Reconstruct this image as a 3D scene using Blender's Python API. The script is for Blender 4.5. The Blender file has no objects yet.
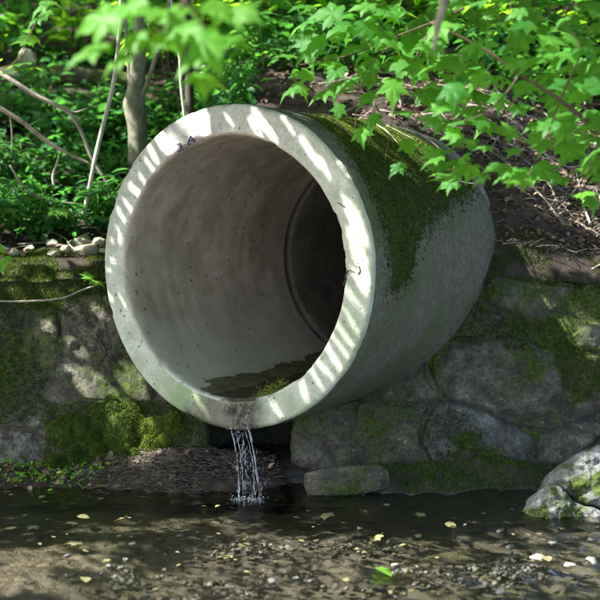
import bpy, math, random
import numpy as np
from mathutils import Vector, Matrix

random.seed(7)
RNG = np.random.default_rng(7)
sc = bpy.context.scene
COL = sc.collection

# ------------------------------------------------------------------ camera model (photo pixels are 600 x 600)
F = 1100.0
PITCH = math.radians(4.5)
CAMH = 1.056
FWD = np.array([0, math.cos(PITCH), -math.sin(PITCH)])
UP = np.array([0, math.sin(PITCH), math.cos(PITCH)])
RIGHT = np.array([1.0, 0, 0])
CAM = np.array([0, 0, CAMH])


def ray(px, py):
    return (px - 300) / F * RIGHT + FWD - (py - 300) / F * UP


def atY(px, py, Y):
    d = ray(px, py)
    return CAM + d * (Y / d[1])


def atZ(px, py, z=0.0):
    d = ray(px, py)
    return CAM + d * ((z - CAMH) / d[2])


WALL_TOP = 0.84
BATTER = 0.40


def wall_plane_y(z):
    return 4.66 - BATTER * (WALL_TOP - z)


def atW(px, py):
    d = ray(px, py)
    # Y = 4.66 - b*(top - z)  ->  (d_y - b*d_z) t = 4.66 - b*top + b*CAMH
    t = (4.66 - BATTER * WALL_TOP + BATTER * CAMH) / (d[1] - BATTER * d[2])
    return CAM + d * t


# ------------------------------------------------------------------ pipe frame
R = 0.6
RI = 0.486
NX = np.array([0.517, 0.858, 0.0])
NX = NX / np.linalg.norm(NX)           # axis, pointing back into the bank
HX = np.array([NX[1], -NX[0], 0.0])    # across the mouth, to the right
ZX = np.array([0, 0, 1.0])
c_cam = np.array([-0.442, -0.194, 6.75]) * R
PC = CAM + c_cam[0] * RIGHT + c_cam[2] * FWD - c_cam[1] * UP
PIPE_L = 1.17


def pl(h, s, z):
    """pipe-local to world"""
    return PC + h * HX + s * NX + z * ZX


def to_pipe(P):
    D = np.asarray(P) - PC
    return D @ HX, D @ NX, D @ ZX


def on_ring(px, py):
    d = ray(px, py)
    t = ((PC - CAM) @ NX) / (d @ NX)
    h, s, z = to_pipe(CAM + d * t)
    return h, z


def on_cyl(px, py, r, far=False):
    """hit on the pipe's outer (near root) or inner (far root) cylinder: angle from the top towards the right, s"""
    d = ray(px, py)
    o = CAM - PC
    a1, a2 = o @ HX, d @ HX
    b1, b2 = o @ ZX, d @ ZX
    A = a2 * a2 + b2 * b2
    B = a1 * a2 + b1 * b2
    Cc = a1 * a1 + b1 * b1 - r * r
    disc = max(B * B - A * Cc, 0)
    t = (-B + (math.sqrt(disc) if far else -math.sqrt(disc))) / A
    h, s, z = to_pipe(CAM + d * t)
    return math.atan2(h, z), s


# ------------------------------------------------------------------ sun
SUN = np.array([-0.645, -0.14, 0.75])
SUN = SUN / np.linalg.norm(SUN)        # towards the sun
E1 = np.cross(SUN, [0, 0, 1.0]); E1 /= np.linalg.norm(E1)
E2 = np.cross(E1, SUN)


# ------------------------------------------------------------------ noise
def _hash(ix, iy, iz, seed):
    h = (ix * 374761393 + iy * 668265263 + iz * 2147483647 + seed * 974711) & 0xFFFFFFFF
    h = ((h ^ (h >> 13)) * 1274126177) & 0xFFFFFFFF
    h = ((h ^ (h >> 16)) * 2246822519) & 0xFFFFFFFF
    return ((h ^ (h >> 15)) & 0xFFFFFF) / float(0xFFFFFF)


def vnoise(P, scale=1.0, seed=0):
    P = np.asarray(P, float) * scale
    I = np.floor(P).astype(np.int64)
    f = P - I
    f = f * f * (3 - 2 * f)
    out = 0
    for dx in (0, 1):
        wx = f[..., 0] if dx else 1 - f[..., 0]
        for dy in (0, 1):
            wy = f[..., 1] if dy else 1 - f[..., 1]
            for dz in (0, 1):
                wz = f[..., 2] if dz else 1 - f[..., 2]
                out = out + wx * wy * wz * _hash(I[..., 0] + dx, I[..., 1] + dy, I[..., 2] + dz, seed)
    return out * 2 - 1


def fbm(P, scale=1.0, octaves=4, seed=0, gain=0.5):
    a, tot, s = 1.0, 0, scale
    n = 0
    for o in range(octaves):
        tot = tot + a * vnoise(P, s, seed + o * 17)
        n += a
        a *= gain
        s *= 2.03
    return tot / n


def smooth(a, b, x):
    t = np.clip((x - a) / (b - a), 0, 1)
    return t * t * (3 - 2 * t)


def in_poly(pts, poly):
    pts = np.asarray(pts); poly = np.asarray(poly)
    x, y = pts[:, 0], pts[:, 1]
    inside = np.zeros(len(pts), bool)
    j = len(poly) - 1
    for i in range(len(poly)):
        xi, yi = poly[i]; xj, yj = poly[j]
        c = ((yi > y) != (yj > y)) & (x < (xj - xi) * (y - yi) / (yj - yi + 1e-12) + xi)
        inside ^= c
        j = i
    return inside


def poly_dist(pts, poly):
    """signed distance, positive inside"""
    pts = np.asarray(pts, float); poly = np.asarray(poly, float)
    best = np.full(len(pts), 1e9)
    for i in range(len(poly)):
        a = poly[i - 1]; b = poly[i]
        ab = b - a
        t = np.clip(((pts - a) @ ab) / (ab @ ab + 1e-12), 0, 1)
        best = np.minimum(best, np.linalg.norm(pts - a - t[:, None] * ab, axis=1))
    return np.where(in_poly(pts, poly), best, -best)


# ------------------------------------------------------------------ mesh helpers
def mesh_from(name, V, F_, smooth_=True):
    """V (n,3); F_ list of equal-size index arrays or list of tuples"""
    me = bpy.data.meshes.new(name)
    V = np.asarray(V, np.float32)
    groups = F_ if isinstance(F_, list) and len(F_) and isinstance(F_[0], np.ndarray) and F_[0].ndim == 2 else None
    if groups is None and isinstance(F_, np.ndarray):
        groups = [F_]
    if groups is None:
        me.from_pydata([tuple(map(float, v)) for v in V], [], [tuple(map(int, f)) for f in F_])
    else:
        idx = np.concatenate([g.ravel() for g in groups]).astype(np.int32)
        tot = np.concatenate([np.full(len(g), g.shape[1], np.int32) for g in groups])
        start = np.concatenate([[0], np.cumsum(tot)[:-1]]).astype(np.int32)
        me.vertices.add(len(V)); me.vertices.foreach_set('co', V.ravel())
        me.loops.add(len(idx)); me.loops.foreach_set('vertex_index', idx)
        me.polygons.add(len(tot)); me.polygons.foreach_set('loop_start', start)
        me.polygons.foreach_set('loop_total', tot)
    me.polygons.foreach_set('use_smooth', [smooth_] * len(me.polygons))
    me.update(calc_edges=True)
    me.validate()
    return me


def empty(name, loc):
    o = bpy.data.objects.new(name, None)
    o.location = [float(v) for v in loc]
    o.empty_display_size = 0.1
    COL.objects.link(o)
    return o


def link(name, me, mats=None, parent=None, keep=True):
    o = bpy.data.objects.new(name, me)
    COL.objects.link(o)
    if mats is not None:
        for m in (mats if isinstance(mats, (list, tuple)) else [mats]):
            me.materials.append(m)
    if parent is not None:
        o.parent = parent
        if keep:
            o.matrix_parent_inverse = Matrix.Translation(parent.location).inverted()
    return o


def obj(name, V, F_, mats, parent=None, smooth_=True, keep=True):
    return link(name, mesh_from(name, V, F_, smooth_), mats, parent, keep)


def tag(o, label, cat, group=None, kind=None):
    o['label'] = label
    o['category'] = cat
    if group: o['group'] = group
    if kind: o['kind'] = kind
    return o


def struct(o):
    o['kind'] = 'structure'
    return o


def grid_faces(nu, nv, wrap=False):
    """vertices indexed i*nv + j, i<nu ; wrap closes in j"""
    i = np.arange(nu - 1)[:, None]
    j = np.arange(nv if wrap else nv - 1)[None, :]
    j2 = (j + 1) % nv
    return np.stack([i * nv + j, i * nv + j2, (i + 1) * nv + j2, (i + 1) * nv + j], -1).reshape(-1, 4)


class Acc:
    def __init__(self):
        self.V = []; self.G = {}; self.n = 0

    def add(self, V, Fs):
        V = np.asarray(V, float)
        for f in (Fs if isinstance(Fs, list) else [Fs]):
            f = np.asarray(f)
            self.G.setdefault(f.shape[1], []).append(f + self.n)
        self.V.append(V); self.n += len(V)

    def inst(self, tv, tf, M, T):
        """template verts (k,3), faces list of arrays, M (n,3,3), T (n,3)"""
        n = len(T)
        if n == 0: return
        V = np.einsum('nij,kj->nki', M, tv) + T[:, None, :]
        k = len(tv)
        off = (np.arange(n) * k)[:, None, None]
        self.add(V.reshape(-1, 3), [(f[None] + off).reshape(-1, f.shape[1]) for f in tf])

    def obj(self, name, mats, parent=None, smooth_=True, keep=True):
        return obj(name, np.concatenate(self.V), [np.concatenate(g) for g in self.G.values()], mats, parent, smooth_, keep)

    def mesh(self, name, smooth_=True):
        return mesh_from(name, np.concatenate(self.V), [np.concatenate(g) for g in self.G.values()], smooth_)


def spline(P, n):
    P = np.asarray(P, float)
    if len(P) < 3:
        t = np.linspace(0, 1, n)[:, None]
        return P[0] * (1 - t) + P[-1] * t
    Q = np.vstack([2 * P[0] - P[1], P, 2 * P[-1] - P[-2]])
    out = []
    for u in np.linspace(0, len(P) - 1 - 1e-9, n):
        i = int(u); t = u - i
        a, b, c, d = Q[i], Q[i + 1], Q[i + 2], Q[i + 3]
        out.append(0.5 * (2 * b + (c - a) * t + (2 * a - 5 * b + 4 * c - d) * t * t + (3 * b - a - 3 * c + d) * t ** 3))
    return np.array(out)


def tube(P, r, sides=8, n=None, rough=0.0, seed=0):
    P = spline(P, n) if n else np.asarray(P, float)
    m = len(P)
    r = np.interp(np.linspace(0, 1, m), np.linspace(0, 1, len(np.atleast_1d(r))), np.atleast_1d(r))
    T = np.gradient(P, axis=0)
    T /= np.linalg.norm(T, axis=1)[:, None] + 1e-12
    ref = np.array([0.31, 0.87, 0.38])
    A = np.cross(T, ref); A /= np.linalg.norm(A, axis=1)[:, None]
    B = np.cross(T, A)
    th = np.linspace(0, 2 * math.pi, sides, endpoint=False)
    V = P[:, None, :] + r[:, None, None] * (np.cos(th)[None, :, None] * A[:, None, :] + np.sin(th)[None, :, None] * B[:, None, :])
    if rough:
        nz = fbm(V, 1 / (np.mean(r) * 3), 3, seed)
        V = P[:, None, :] + (V - P[:, None, :]) * (1 + rough * nz[..., None])
    V = V.reshape(-1, 3)
    Fq = grid_faces(m, sides, True)
    caps = np.array([list(range(sides))[::-1], [(m - 1) * sides + k for k in range(sides)]])
    return V, [Fq, caps]


def rand_rots(n, tilt=0.6, up=None):
    """random frames whose local z is roughly up"""
    az = RNG.uniform(0, 2 * math.pi, n)
    tx = RNG.normal(0, tilt, n); ty = RNG.normal(0, tilt, n)
    ca, sa = np.cos(az), np.sin(az)
    Z = np.zeros(n); O = np.ones(n)
    Rz = np.stack([np.stack([ca, -sa, Z], -1), np.stack([sa, ca, Z], -1), np.stack([Z, Z, O], -1)], 1)
    c, s = np.cos(tx), np.sin(tx)
    Rx = np.stack([np.stack([O, Z, Z], -1), np.stack([Z, c, -s], -1), np.stack([Z, s, c], -1)], 1)
    c, s = np.cos(ty), np.sin(ty)
    Ry = np.stack([np.stack([c, Z, s], -1), np.stack([Z, O, Z], -1), np.stack([-s, Z, c], -1)], 1)
    return Rz @ Rx @ Ry


def frame(zdir, ydir):
    z = np.asarray(zdir, float); z = z / np.linalg.norm(z)
    y = np.asarray(ydir, float); y = y - (y @ z) * z; y /= np.linalg.norm(y) + 1e-9
    x = np.cross(y, z)
    return np.stack([x, y, z], 1)


# leaf templates: local y runs from stalk to tip, z is the upper side
def maple_leaf(fold=0.20, droop=0.34):
    half = [(0.0, 0.0), (.17, -.07), (.33, -.02), (.45, .06), (.36, .13), (.31, .19), (.38, .25), (.46, .36), (.66, .52), (.48, .52), (.36, .55),
            (.27, .49), (.26, .62), (.26, .74), (.13, .80), (.08, .90), (0.0, 1.12)]
    right = half
    left = [(-x, y) for x, y in half[1:-1]][::-1]
    out = np.array(right + left)
    n = len(out)
    c = np.array([[0, .30]])
    P = np.vstack([c, c + (out - c) * .4, c + (out - c) * .72, out])
    d = P - c
    r = np.linalg.norm(d, axis=1)
    ang = np.arctan2(d[:, 0], d[:, 1] + 1e-9)
    # shallow valleys along the five veins, edges a little wavy
    veins = np.radians([0, 58, -58, 118, -118])
    da = np.min(np.abs(ang[:, None] - veins[None]), axis=1)
    z = fold * r * np.minimum(da, .5) * 1.1 - droop * r ** 2 + .02 * np.sin(ang * 9) * r
    V = np.c_[P, z]
    Ft = np.array([[0, 1 + i, 1 + (i + 1) % n] for i in range(n)])
    Fq = np.array([[1 + k * n + i, 1 + (k + 1) * n + i, 1 + (k + 1) * n + (i + 1) % n, 1 + k * n + (i + 1) % n] for k in (0, 1) for i in range(n)])
    # thin stalk
    k = len(V)
    V = np.vstack([V, [[-.012, 0, 0], [.012, 0, 0], [.0, -.45, .06]]])
    Ft = np.vstack([Ft, [[k, k + 2, k + 1]]])
    return V, [Ft, Fq]


def maple_simple():
    out = np.array([(0, 0), (.42, .02), (.26, .22), (.62, .5), (.2, .5), (0, 1.1), (-.2, .5), (-.62, .5), (-.26, .22), (-.42, .02)])
    P = np.vstack([[[0, .3]], out])
    V = np.c_[P, .15 * np.abs(P[:, 0]) - .15 * P[:, 1] ** 2]
    n = len(out)
    return V, [np.array([[0, 1 + i, 1 + (i + 1) % n] for i in range(n)])]


def oval_leaf(w=.28, fold=.10, droop=.25):
    ys = [0, .15, .4, .65, .85, 1.0]
    ws = [0, .7, 1, .8, .42, 0]
    V = []
    for y, q in zip(ys, ws):
        for sx in (-1, 0, 1):
            V.append((sx * w * q, y, fold * abs(sx) * q - droop * y * y))
    V = np.array(V)
    Fq = []
    for i in range(5):
        for j in range(2):
            a = i * 3 + j
            Fq.append([a, a + 1, a + 4, a + 3])
    return V, [np.array(Fq)]


def small_leaf():
    V = np.array([(0, 0, 0), (.26, .35, .07), (.2, .7, .02), (0, 1, -.18), (-.2, .7, .02), (-.26, .35, .07), (0, .5, -.02)])
    Ft = np.array([[6, 0, 1], [6, 1, 2], [6, 2, 3], [6, 3, 4], [6, 4, 5], [6, 5, 0]])
    return V, [Ft]


MAPLE = maple_leaf()
MAPLE_S = maple_simple()
OVAL = oval_leaf()
SMALL = small_leaf()


# ------------------------------------------------------------------ materials
def new_mat(name):
    m = bpy.data.materials.new(name)
    m.use_nodes = True
    nt = m.node_tree
    nt.nodes.clear()
    return m, nt


class NB:
    def __init__(self, nt):
        self.nt = nt
        self.L = nt.links

    def n(self, t, **kw):
        x = self.nt.nodes.new(t)
        for k, v in kw.items():
            if k.startswith('i_'):
                x.inputs[k[2:].replace('_', ' ')].default_value = v
            else:
                setattr(x, k, v)
        return x

    def coords(self):
        return self.n('ShaderNodeTexCoord').outputs['Object']

    def noise(self, vec, scale, detail=6, rough=.6, dist=0.0):
        x = self.n('ShaderNodeTexNoise')
        x.inputs['Scale'].default_value = scale
        x.inputs['Detail'].default_value = detail
        x.inputs['Roughness'].default_value = rough
        x.inputs['Distortion'].default_value = dist
        self.L.new(vec, x.inputs['Vector'])
        return x.outputs['Fac']

    def ramp(self, fac, stops):
        x = self.n('ShaderNodeValToRGB')
        el = x.color_ramp.elements
        while len(el) < len(stops): el.new(.5)
        for e, (p, c) in zip(el, stops):
            e.position = p
            e.color = (c, c, c, 1) if not isinstance(c, (tuple, list)) else (*c, 1)
        self.L.new(fac, x.inputs['Fac'])
        return x.outputs['Color']

    def mix(self, fac, a, b, mode='MIX'):
        x = self.n('ShaderNodeMix', data_type='RGBA', blend_type=mode)
        for s, v in ((x.inputs[0], fac), (x.inputs[6], a), (x.inputs[7], b)):
            if hasattr(v, 'is_output'): self.L.new(v, s)
            elif isinstance(v, (tuple, list)): s.default_value = (*v, 1)
            else: s.default_value = v
        return x.outputs[2]

    def math(self, op, a, b=0.0, clamp=False):
        x = self.n('ShaderNodeMath', operation=op, use_clamp=clamp)
        for s, v in ((x.inputs[0], a), (x.inputs[1], b)):
            if hasattr(v, 'is_output'): self.L.new(v, s)
            else: s.default_value = v
        return x.outputs[0]

    def bump(self, h, strength=.5, dist=.01, normal=None):
        x = self.n('ShaderNodeBump')
        x.inputs['Strength'].default_value = strength
        x.inputs['Distance'].default_value = dist
        self.L.new(h, x.inputs['Height'])
        if normal is not None: self.L.new(normal, x.inputs['Normal'])
        return x.outputs['Normal']

    def principled(self, color, rough=.8, normal=None, spec=.3, **kw):
        p = self.n('ShaderNodeBsdfPrincipled')
        for k, v in (('Base Color', color), ('Roughness', rough), ('Specular IOR Level', spec)):
            s = p.inputs[k]
            if hasattr(v, 'is_output'): self.L.new(v, s)
            elif isinstance(v, (tuple, list)): s.default_value = (*v, 1)
            else: s.default_value = v
        if normal is not None: self.L.new(normal, p.inputs['Normal'])
        return p.outputs[0]

    def out(self, s):
        o = self.n('ShaderNodeOutputMaterial')
        self.L.new(s, o.inputs['Surface'])

    def sep(self, vec):
        x = self.n('ShaderNodeSeparateXYZ')
        self.L.new(vec, x.inputs[0])
        return x.outputs


def leaf_mat(name, c1, c2, trans, gloss=.35, tw=.45):
    m, nt = new_mat(name)
    b = NB(nt)
    g = b.n('ShaderNodeNewGeometry')
    rnd = g.outputs['Random Per Island']
    col = b.mix(rnd, c1, c2)
    nz = b.noise(b.coords(), 60, 3)
    col = b.mix(b.math('MULTIPLY', nz, .5), col, tuple(x * .55 for x in c1))
    p = b.principled(col, gloss, None, .22)
    t = b.n('ShaderNodeBsdfTranslucent')
    tc = b.mix(rnd, trans, tuple(x * .75 for x in trans))
    nt.links.new(tc, t.inputs['Color'])
    mx = b.n('ShaderNodeMixShader')
    mx.inputs[0].default_value = tw
    nt.links.new(p, mx.inputs[1]); nt.links.new(t.outputs[0], mx.inputs[2])
    b.out(mx.outputs[0])
    return m


def rough_mat(name, stops, scale=8, bump=.5, bdist=.01, rough=.85, spec=.25, fine=60):
    m, nt = new_mat(name)
    b = NB(nt)
    co = b.coords()
    n1 = b.noise(co, scale, 8, .65)
    col = b.ramp(n1, stops)
    n2 = b.noise(co, fine, 6, .7)
    col = b.mix(.55, col, b.ramp(n2, [(.3, .25), (.7, .75)]), 'OVERLAY')
    h = b.math('ADD', b.math('MULTIPLY', n1, .6), b.math('MULTIPLY', n2, .5))
    b.out(b.principled(col, rough, b.bump(h, bump, bdist), spec))
    return m


M = {}
M['leaf_fore'] = leaf_mat('maple_leaf_near', (.07, .22, .03), (.11, .30, .035), (.40, .80, .03), .5, .6)
M['leaf_maple'] = leaf_mat('maple_leaf_green', (.022, .12, .03), (.10, .30, .035), (.34, .72, .03), .55, .6)
M['leaf_dark'] = leaf_mat('understory_leaf', (.018, .09, .025), (.085, .24, .035), (.13, .42, .035), .4, .45)
M['leaf_herb'] = leaf_mat('herb_leaf', (.012, .07, .026), (.07, .21, .042), (.09, .34, .04), .4, .4)
M['leaf_lime'] = leaf_mat('seedling_leaf', (.09, .26, .03), (.15, .34, .035), (.28, .6, .03), .4, .45)
M['leaf_canopy'] = leaf_mat('canopy_leaf', (.045, .13, .025), (.08, .18, .03), (.16, .38, .03), .5, .4)
M['grass'] = leaf_mat('grass_blade', (.06, .19, .03), (.12, .27, .045), (.18, .42, .03), .45, .4)
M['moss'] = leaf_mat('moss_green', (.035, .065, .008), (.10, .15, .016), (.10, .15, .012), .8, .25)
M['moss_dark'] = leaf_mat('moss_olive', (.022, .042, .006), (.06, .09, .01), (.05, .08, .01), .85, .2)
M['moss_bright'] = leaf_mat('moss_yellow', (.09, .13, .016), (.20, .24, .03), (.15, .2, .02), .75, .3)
M['dry_leaf'] = leaf_mat('dry_leaf_brown', (.10, .065, .045), (.30, .22, .17), (.10, .06, .03), .6, .15)
M['fallen'] = leaf_mat('fallen_leaf_yellow', (.13, .13, .05), (.24, .22, .12), (.10, .11, .02), .4, .2)
M['bark'] = rough_mat('bark_grey_green', [(.3, (.07, .075, .05)), (.55, (.17, .17, .12)), (.75, (.27, .26, .2))], 14, .8, .006, .9)
M['bark_dark'] = rough_mat('bark_dark', [(.3, (.025, .025, .018)), (.7, (.08, .075, .055))], 14, .8, .006, .9)
M['bark_red'] = rough_mat('twig_reddish', [(.3, (.04, .026, .017)), (.7, (.10, .068, .042))], 20, .4, .003, .7)
M['dead'] = rough_mat('dead_wood_grey', [(.3, (.13, .115, .09)), (.7, (.30, .27, .22))], 18, .5, .003, .85)
M['pale'] = rough_mat('pale_stem', [(.3, (.26, .25, .19)), (.7, (.48, .46, .38))], 18, .3, .002, .7)
M['soil'] = rough_mat('dark_soil', [(.3, (.016, .013, .010)), (.55, (.042, .034, .026)), (.75, (.095, .08, .065))], 9, 1.0, .03, .95, .15, 50)
M['ink'] = rough_mat('faded_paint', [(.3, (.02, .012, .05)), (.7, (.05, .03, .11))], 30, .1, .001, .7)
M['crack'] = rough_mat('dark_crack', [(.3, (.015, .013, .012)), (.7, (.05, .045, .04))], 30, .1, .001, .9)
M['pebble'] = rough_mat('pebble_wet', [(.3, (.022, .022, .02)), (.7, (.085, .08, .07))], 20, .5, .004, .22, .6)
M['pebble_pale'] = rough_mat('pebble_pale', [(.3, (.20, .18, .14)), (.7, (.38, .35, .28))], 20, .4, .004, .5, .4)
M['rock_pale'] = rough_mat('lime_rock', [(.3, (.10, .105, .06)), (.5, (.25, .24, .17)), (.7, (.42, .40, .31))], 16, .8, .01, .85)


def concrete_face():
    m, nt = new_mat('concrete_weathered')
    b = NB(nt)
    co = b.coords()
    big = b.noise(co, 3.2, 6, .6)
    mid = b.noise(co, 17, 7, .65)
    fin = b.noise(co, 110, 5, .7)
    col = b.ramp(mid, [(.28, (.25, .25, .225)), (.5, (.37, .372, .345)), (.72, (.50, .50, .47))])
    # green algae, thickest low on the ring
    z = b.sep(co)[2]
    low = b.n('ShaderNodeMapRange'); low.inputs['From Min'].default_value = .55; low.inputs['From Max'].default_value = -.55
    low.inputs['To Min'].default_value = .08; low.inputs['To Max'].default_value = 1.0
    nt.links.new(z, low.inputs['Value'])
    al = b.math('MULTIPLY', b.ramp(big, [(.3, .25), (.65, 1.0)]), low.outputs[0], True)
    col = b.mix(al, col, (.135, .195, .09))
    # wet dark stain below the outflow
    sx = b.sep(co)
    ddx = b.math('MULTIPLY', b.math('ADD', sx[0], .02), 4.6)
    ddz = b.math('MULTIPLY', b.math('ADD', sx[2], .56), 7.5)
    dd = b.math('ADD', b.math('MULTIPLY', ddx, ddx), b.math('MULTIPLY', ddz, ddz))
    dd = b.math('ADD', dd, b.math('MULTIPLY', b.math('SUBTRACT', mid, .5), 1.8))
    col = b.mix(b.ramp(dd, [(.2, .88), (1.0, 0.0)]), col, (.055, .053, .036))
    # dark pits and stains
    v = b.n('ShaderNodeTexVoronoi'); v.inputs['Scale'].default_value = 46
    nt.links.new(co, v.inputs['Vector'])
    keep = b.ramp(b.noise(co, 21, 3), [(.54, 0), (.6, 1)])
    pit = b.math('MULTIPLY', b.ramp(v.outputs['Distance'], [(.12, 1.0), (.24, 0.0)]), keep)
    col = b.mix(b.math('MULTIPLY', pit, .75), col, (.05, .05, .04))
    col = b.mix(.5, col, b.ramp(fin, [(.3, .3), (.7, .7)]), 'OVERLAY')
    h = b.math('SUBTRACT', b.math('ADD', b.math('MULTIPLY', mid, .8), b.math('MULTIPLY', fin, .35)), b.math('MULTIPLY', pit, .9))
    b.out(b.principled(col, b.ramp(dd, [(.25, .22), (.9, .9)]), b.bump(h, .75, .007), .3))
    return m


def concrete_outer():
    m, nt = new_mat('concrete_outer')
    b = NB(nt)
    co = b.coords()
    big = b.noise(co, 4, 6, .6)
    mid = b.noise(co, 34, 8, .75)
    fin = b.noise(co, 140, 5, .75)
    col = b.ramp(mid, [(.28, (.05, .048, .034)), (.5, (.094, .089, .064)), (.74, (.16, .152, .112))])
    al = b.ramp(big, [(.42, 0.0), (.66, .75)])
    col = b.mix(al, col, (.055, .075, .022))
    col = b.mix(.5, col, b.ramp(fin, [(.3, .3), (.7, .7)]), 'OVERLAY')
    h = b.math('ADD', b.math('MULTIPLY', mid, .9), b.math('MULTIPLY', fin, .4))
    b.out(b.principled(col, .92, b.bump(h, .8, .008), .2))
    return m


def concrete_inner():
    m, nt = new_mat('concrete_inner')
    b = NB(nt)
    co = b.coords()
    big = b.noise(co, 2.6, 5, .6, .4)
    mid = b.noise(co, 13, 7, .6)
    fin = b.noise(co, 95, 5, .7)
    col = b.ramp(mid, [(.28, (.25, .21, .165)), (.5, (.345, .295, .24)), (.75, (.42, .375, .32))])
    z0 = b.sep(co)[2]
    al = b.ramp(big, [(.45, 0.0), (.7, .6)])
    col = b.mix(al, col, (.13, .135, .085))
    # dark algae along the waterline on the floor
    wl = b.n('ShaderNodeMapRange'); wl.inputs['From Min'].default_value = -.425; wl.inputs['From Max'].default_value = -.455
    nt.links.new(b.math('ADD', z0, b.math('MULTIPLY', b.math('SUBTRACT', mid, .5), .11)), wl.inputs['Value'])
    col = b.mix(b.math('MULTIPLY', wl.outputs[0], .8), col, (.085, .085, .045))
    # faint casting rings round the bore
    mp = b.n('ShaderNodeMapping'); mp.inputs['Scale'].default_value = (.35, 3.2, .35)
    nt.links.new(co, mp.inputs['Vector'])
    ring = b.noise(mp.outputs[0], 5.0, 5, .6, .3)
    col = b.mix(.38, col, b.ramp(ring, [(.3, .30), (.7, .70)]), 'OVERLAY')
    # greyer, slightly paler lower half
    z = b.sep(co)[2]
    low = b.n('ShaderNodeMapRange'); low.inputs['From Min'].default_value = -.12; low.inputs['From Max'].default_value = -.40
    nt.links.new(b.math('ADD', z, b.math('MULTIPLY', b.math('SUBTRACT', big, .5), .3)), low.inputs['Value'])
    col = b.mix(b.math('MULTIPLY', low.outputs[0], .7, True), col, (.36, .37, .33))
    v = b.n('ShaderNodeTexVoronoi'); v.inputs['Scale'].default_value = 21
    nt.links.new(co, v.inputs['Vector'])
    keep = b.ramp(b.noise(co, 9, 2), [(.46, 0), (.54, 1)])
    pit = b.math('MULTIPLY', b.ramp(v.outputs['Distance'], [(.08, 1.0), (.17, 0.0)]), keep)
    col = b.mix(b.math('MULTIPLY', pit, .8), col, (.035, .032, .028))
    col = b.mix(.35, col, b.ramp(fin, [(.3, .3), (.7, .7)]), 'OVERLAY')
    h = b.math('SUBTRACT', b.math('ADD', b.math('MULTIPLY', mid, .5), b.math('MULTIPLY', fin, .15)), pit)
    b.out(b.principled(col, .8, b.bump(h, .4, .006), .3))
    return m


def stone_mat(name, base, moss_lo, moss_hi, wet=.55):
    m, nt = new_mat(name)
    b = NB(nt)
    co = b.coords()
    big = b.noise(co, 3.4, 7, .62, .3)
    mid = b.noise(co, 15, 8, .7)
    fin = b.noise(co, 85, 6, .75)
    d = tuple(x * .28 for x in base); l = tuple(min(x * 2.5, .6) for x in base)
    col = b.ramp(mid, [(.30, d), (.5, base), (.70, l)])
    # pale lichen spots
    v = b.noise(co, 34, 4, .8)
    col = b.mix(b.math('MULTIPLY', b.ramp(v, [(.62, 0.0), (.68, .8)]), b.ramp(big, [(.4, 1.0), (.6, .1)])), col, (.34, .36, .27))
    gr = b.ramp(b.noise(co, 60, 4), [(.3, (.018, .032, .005)), (.55, (.05, .078, .010)), (.8, (.11, .14, .018))])
    edge = b.math('ADD', big, b.math('MULTIPLY', b.math('SUBTRACT', mid, .5), .55))
    msk = b.ramp(edge, [(moss_lo, 0.0), (moss_hi, 1.0)])
    col = b.mix(msk, col, gr)
    col = b.mix(.8, col, b.ramp(fin, [(.32, .12), (.68, .88)]), 'OVERLAY')
    h = b.math('ADD', b.math('ADD', b.math('MULTIPLY', mid, 1.0), b.math('MULTIPLY', fin, .45)), b.math('MULTIPLY', msk, .25))
    b.out(b.principled(col, b.ramp(msk, [(0, wet), (1, .95)]), b.bump(h, 1.0, .022), .3))
    return m


M['conc_face'] = concrete_face()
M['conc_out'] = concrete_outer()
M['conc_in'] = concrete_inner()
M['stone_grey'] = stone_mat('wall_stone_grey', (.082, .078, .056), .50, .64)
M['stone_blue'] = stone_mat('wall_stone_blue_grey', (.10, .10, .088), .52, .62)
M['stone_mossy'] = stone_mat('wall_stone_mossy', (.076, .072, .05), .44, .60)
M['stone_pale'] = stone_mat('boulder_pale', (.25, .255, .245), .54, .66, .8)
M['mortar'] = stone_mat('wall_mortar', (.05, .046, .036), .44, .62, .75)


def bed_mat():
    m, nt = new_mat('stream_silt')
    b = NB(nt)
    co = b.coords()
    big = b.noise(co, 1.6, 6, .6)
    mid = b.noise(co, 12, 8, .7)
    fin = b.noise(co, 90, 6, .75)
    col = b.ramp(mid, [(.3, (.05, .047, .04)), (.5, (.112, .104, .094)), (.72, (.225, .212, .195))])
    col = b.mix(b.ramp(big, [(.45, 0.0), (.62, .7)]), col, (.10, .105, .06))
    # pale silt bar at the left edge of the stream
    s = b.sep(co)
    dx = b.math('MULTIPLY', b.math('SUBTRACT', s[0], -1.02), 1.7)
    dy = b.math('MULTIPLY', b.math('SUBTRACT', s[1], 3.28), 2.6)
    rr = b.math('ADD', b.math('MULTIPLY', dx, dx), b.math('MULTIPLY', dy, dy))
    rr = b.math('ADD', rr, b.math('MULTIPLY', b.math('SUBTRACT', mid, .5), 1.0))
    col = b.mix(b.ramp(rr, [(.25, .85), (.6, 0.0)]), col, (.27, .24, .21))
    mud = b.n('ShaderNodeMapRange'); mud.inputs['From Min'].default_value = -.012; mud.inputs['From Max'].default_value = .004
    nt.links.new(b.math('ADD', s[2], b.math('MULTIPLY', b.math('SUBTRACT', mid, .5), .03)), mud.inputs['Value'])
    col = b.mix(b.math('MULTIPLY', mud.outputs[0], .95), col, b.ramp(fin, [(.3, (.014, .012, .009)), (.7, (.06, .052, .038))]))
    col = b.mix(.6, col, b.ramp(fin, [(.3, .2), (.7, .8)]), 'OVERLAY')
    h = b.math('ADD', mid, b.math('MULTIPLY', fin, .6))
    b.out(b.principled(col, .32, b.bump(h, 1.0, .02), .6))
    return m


M['bed'] = bed_mat()


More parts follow.
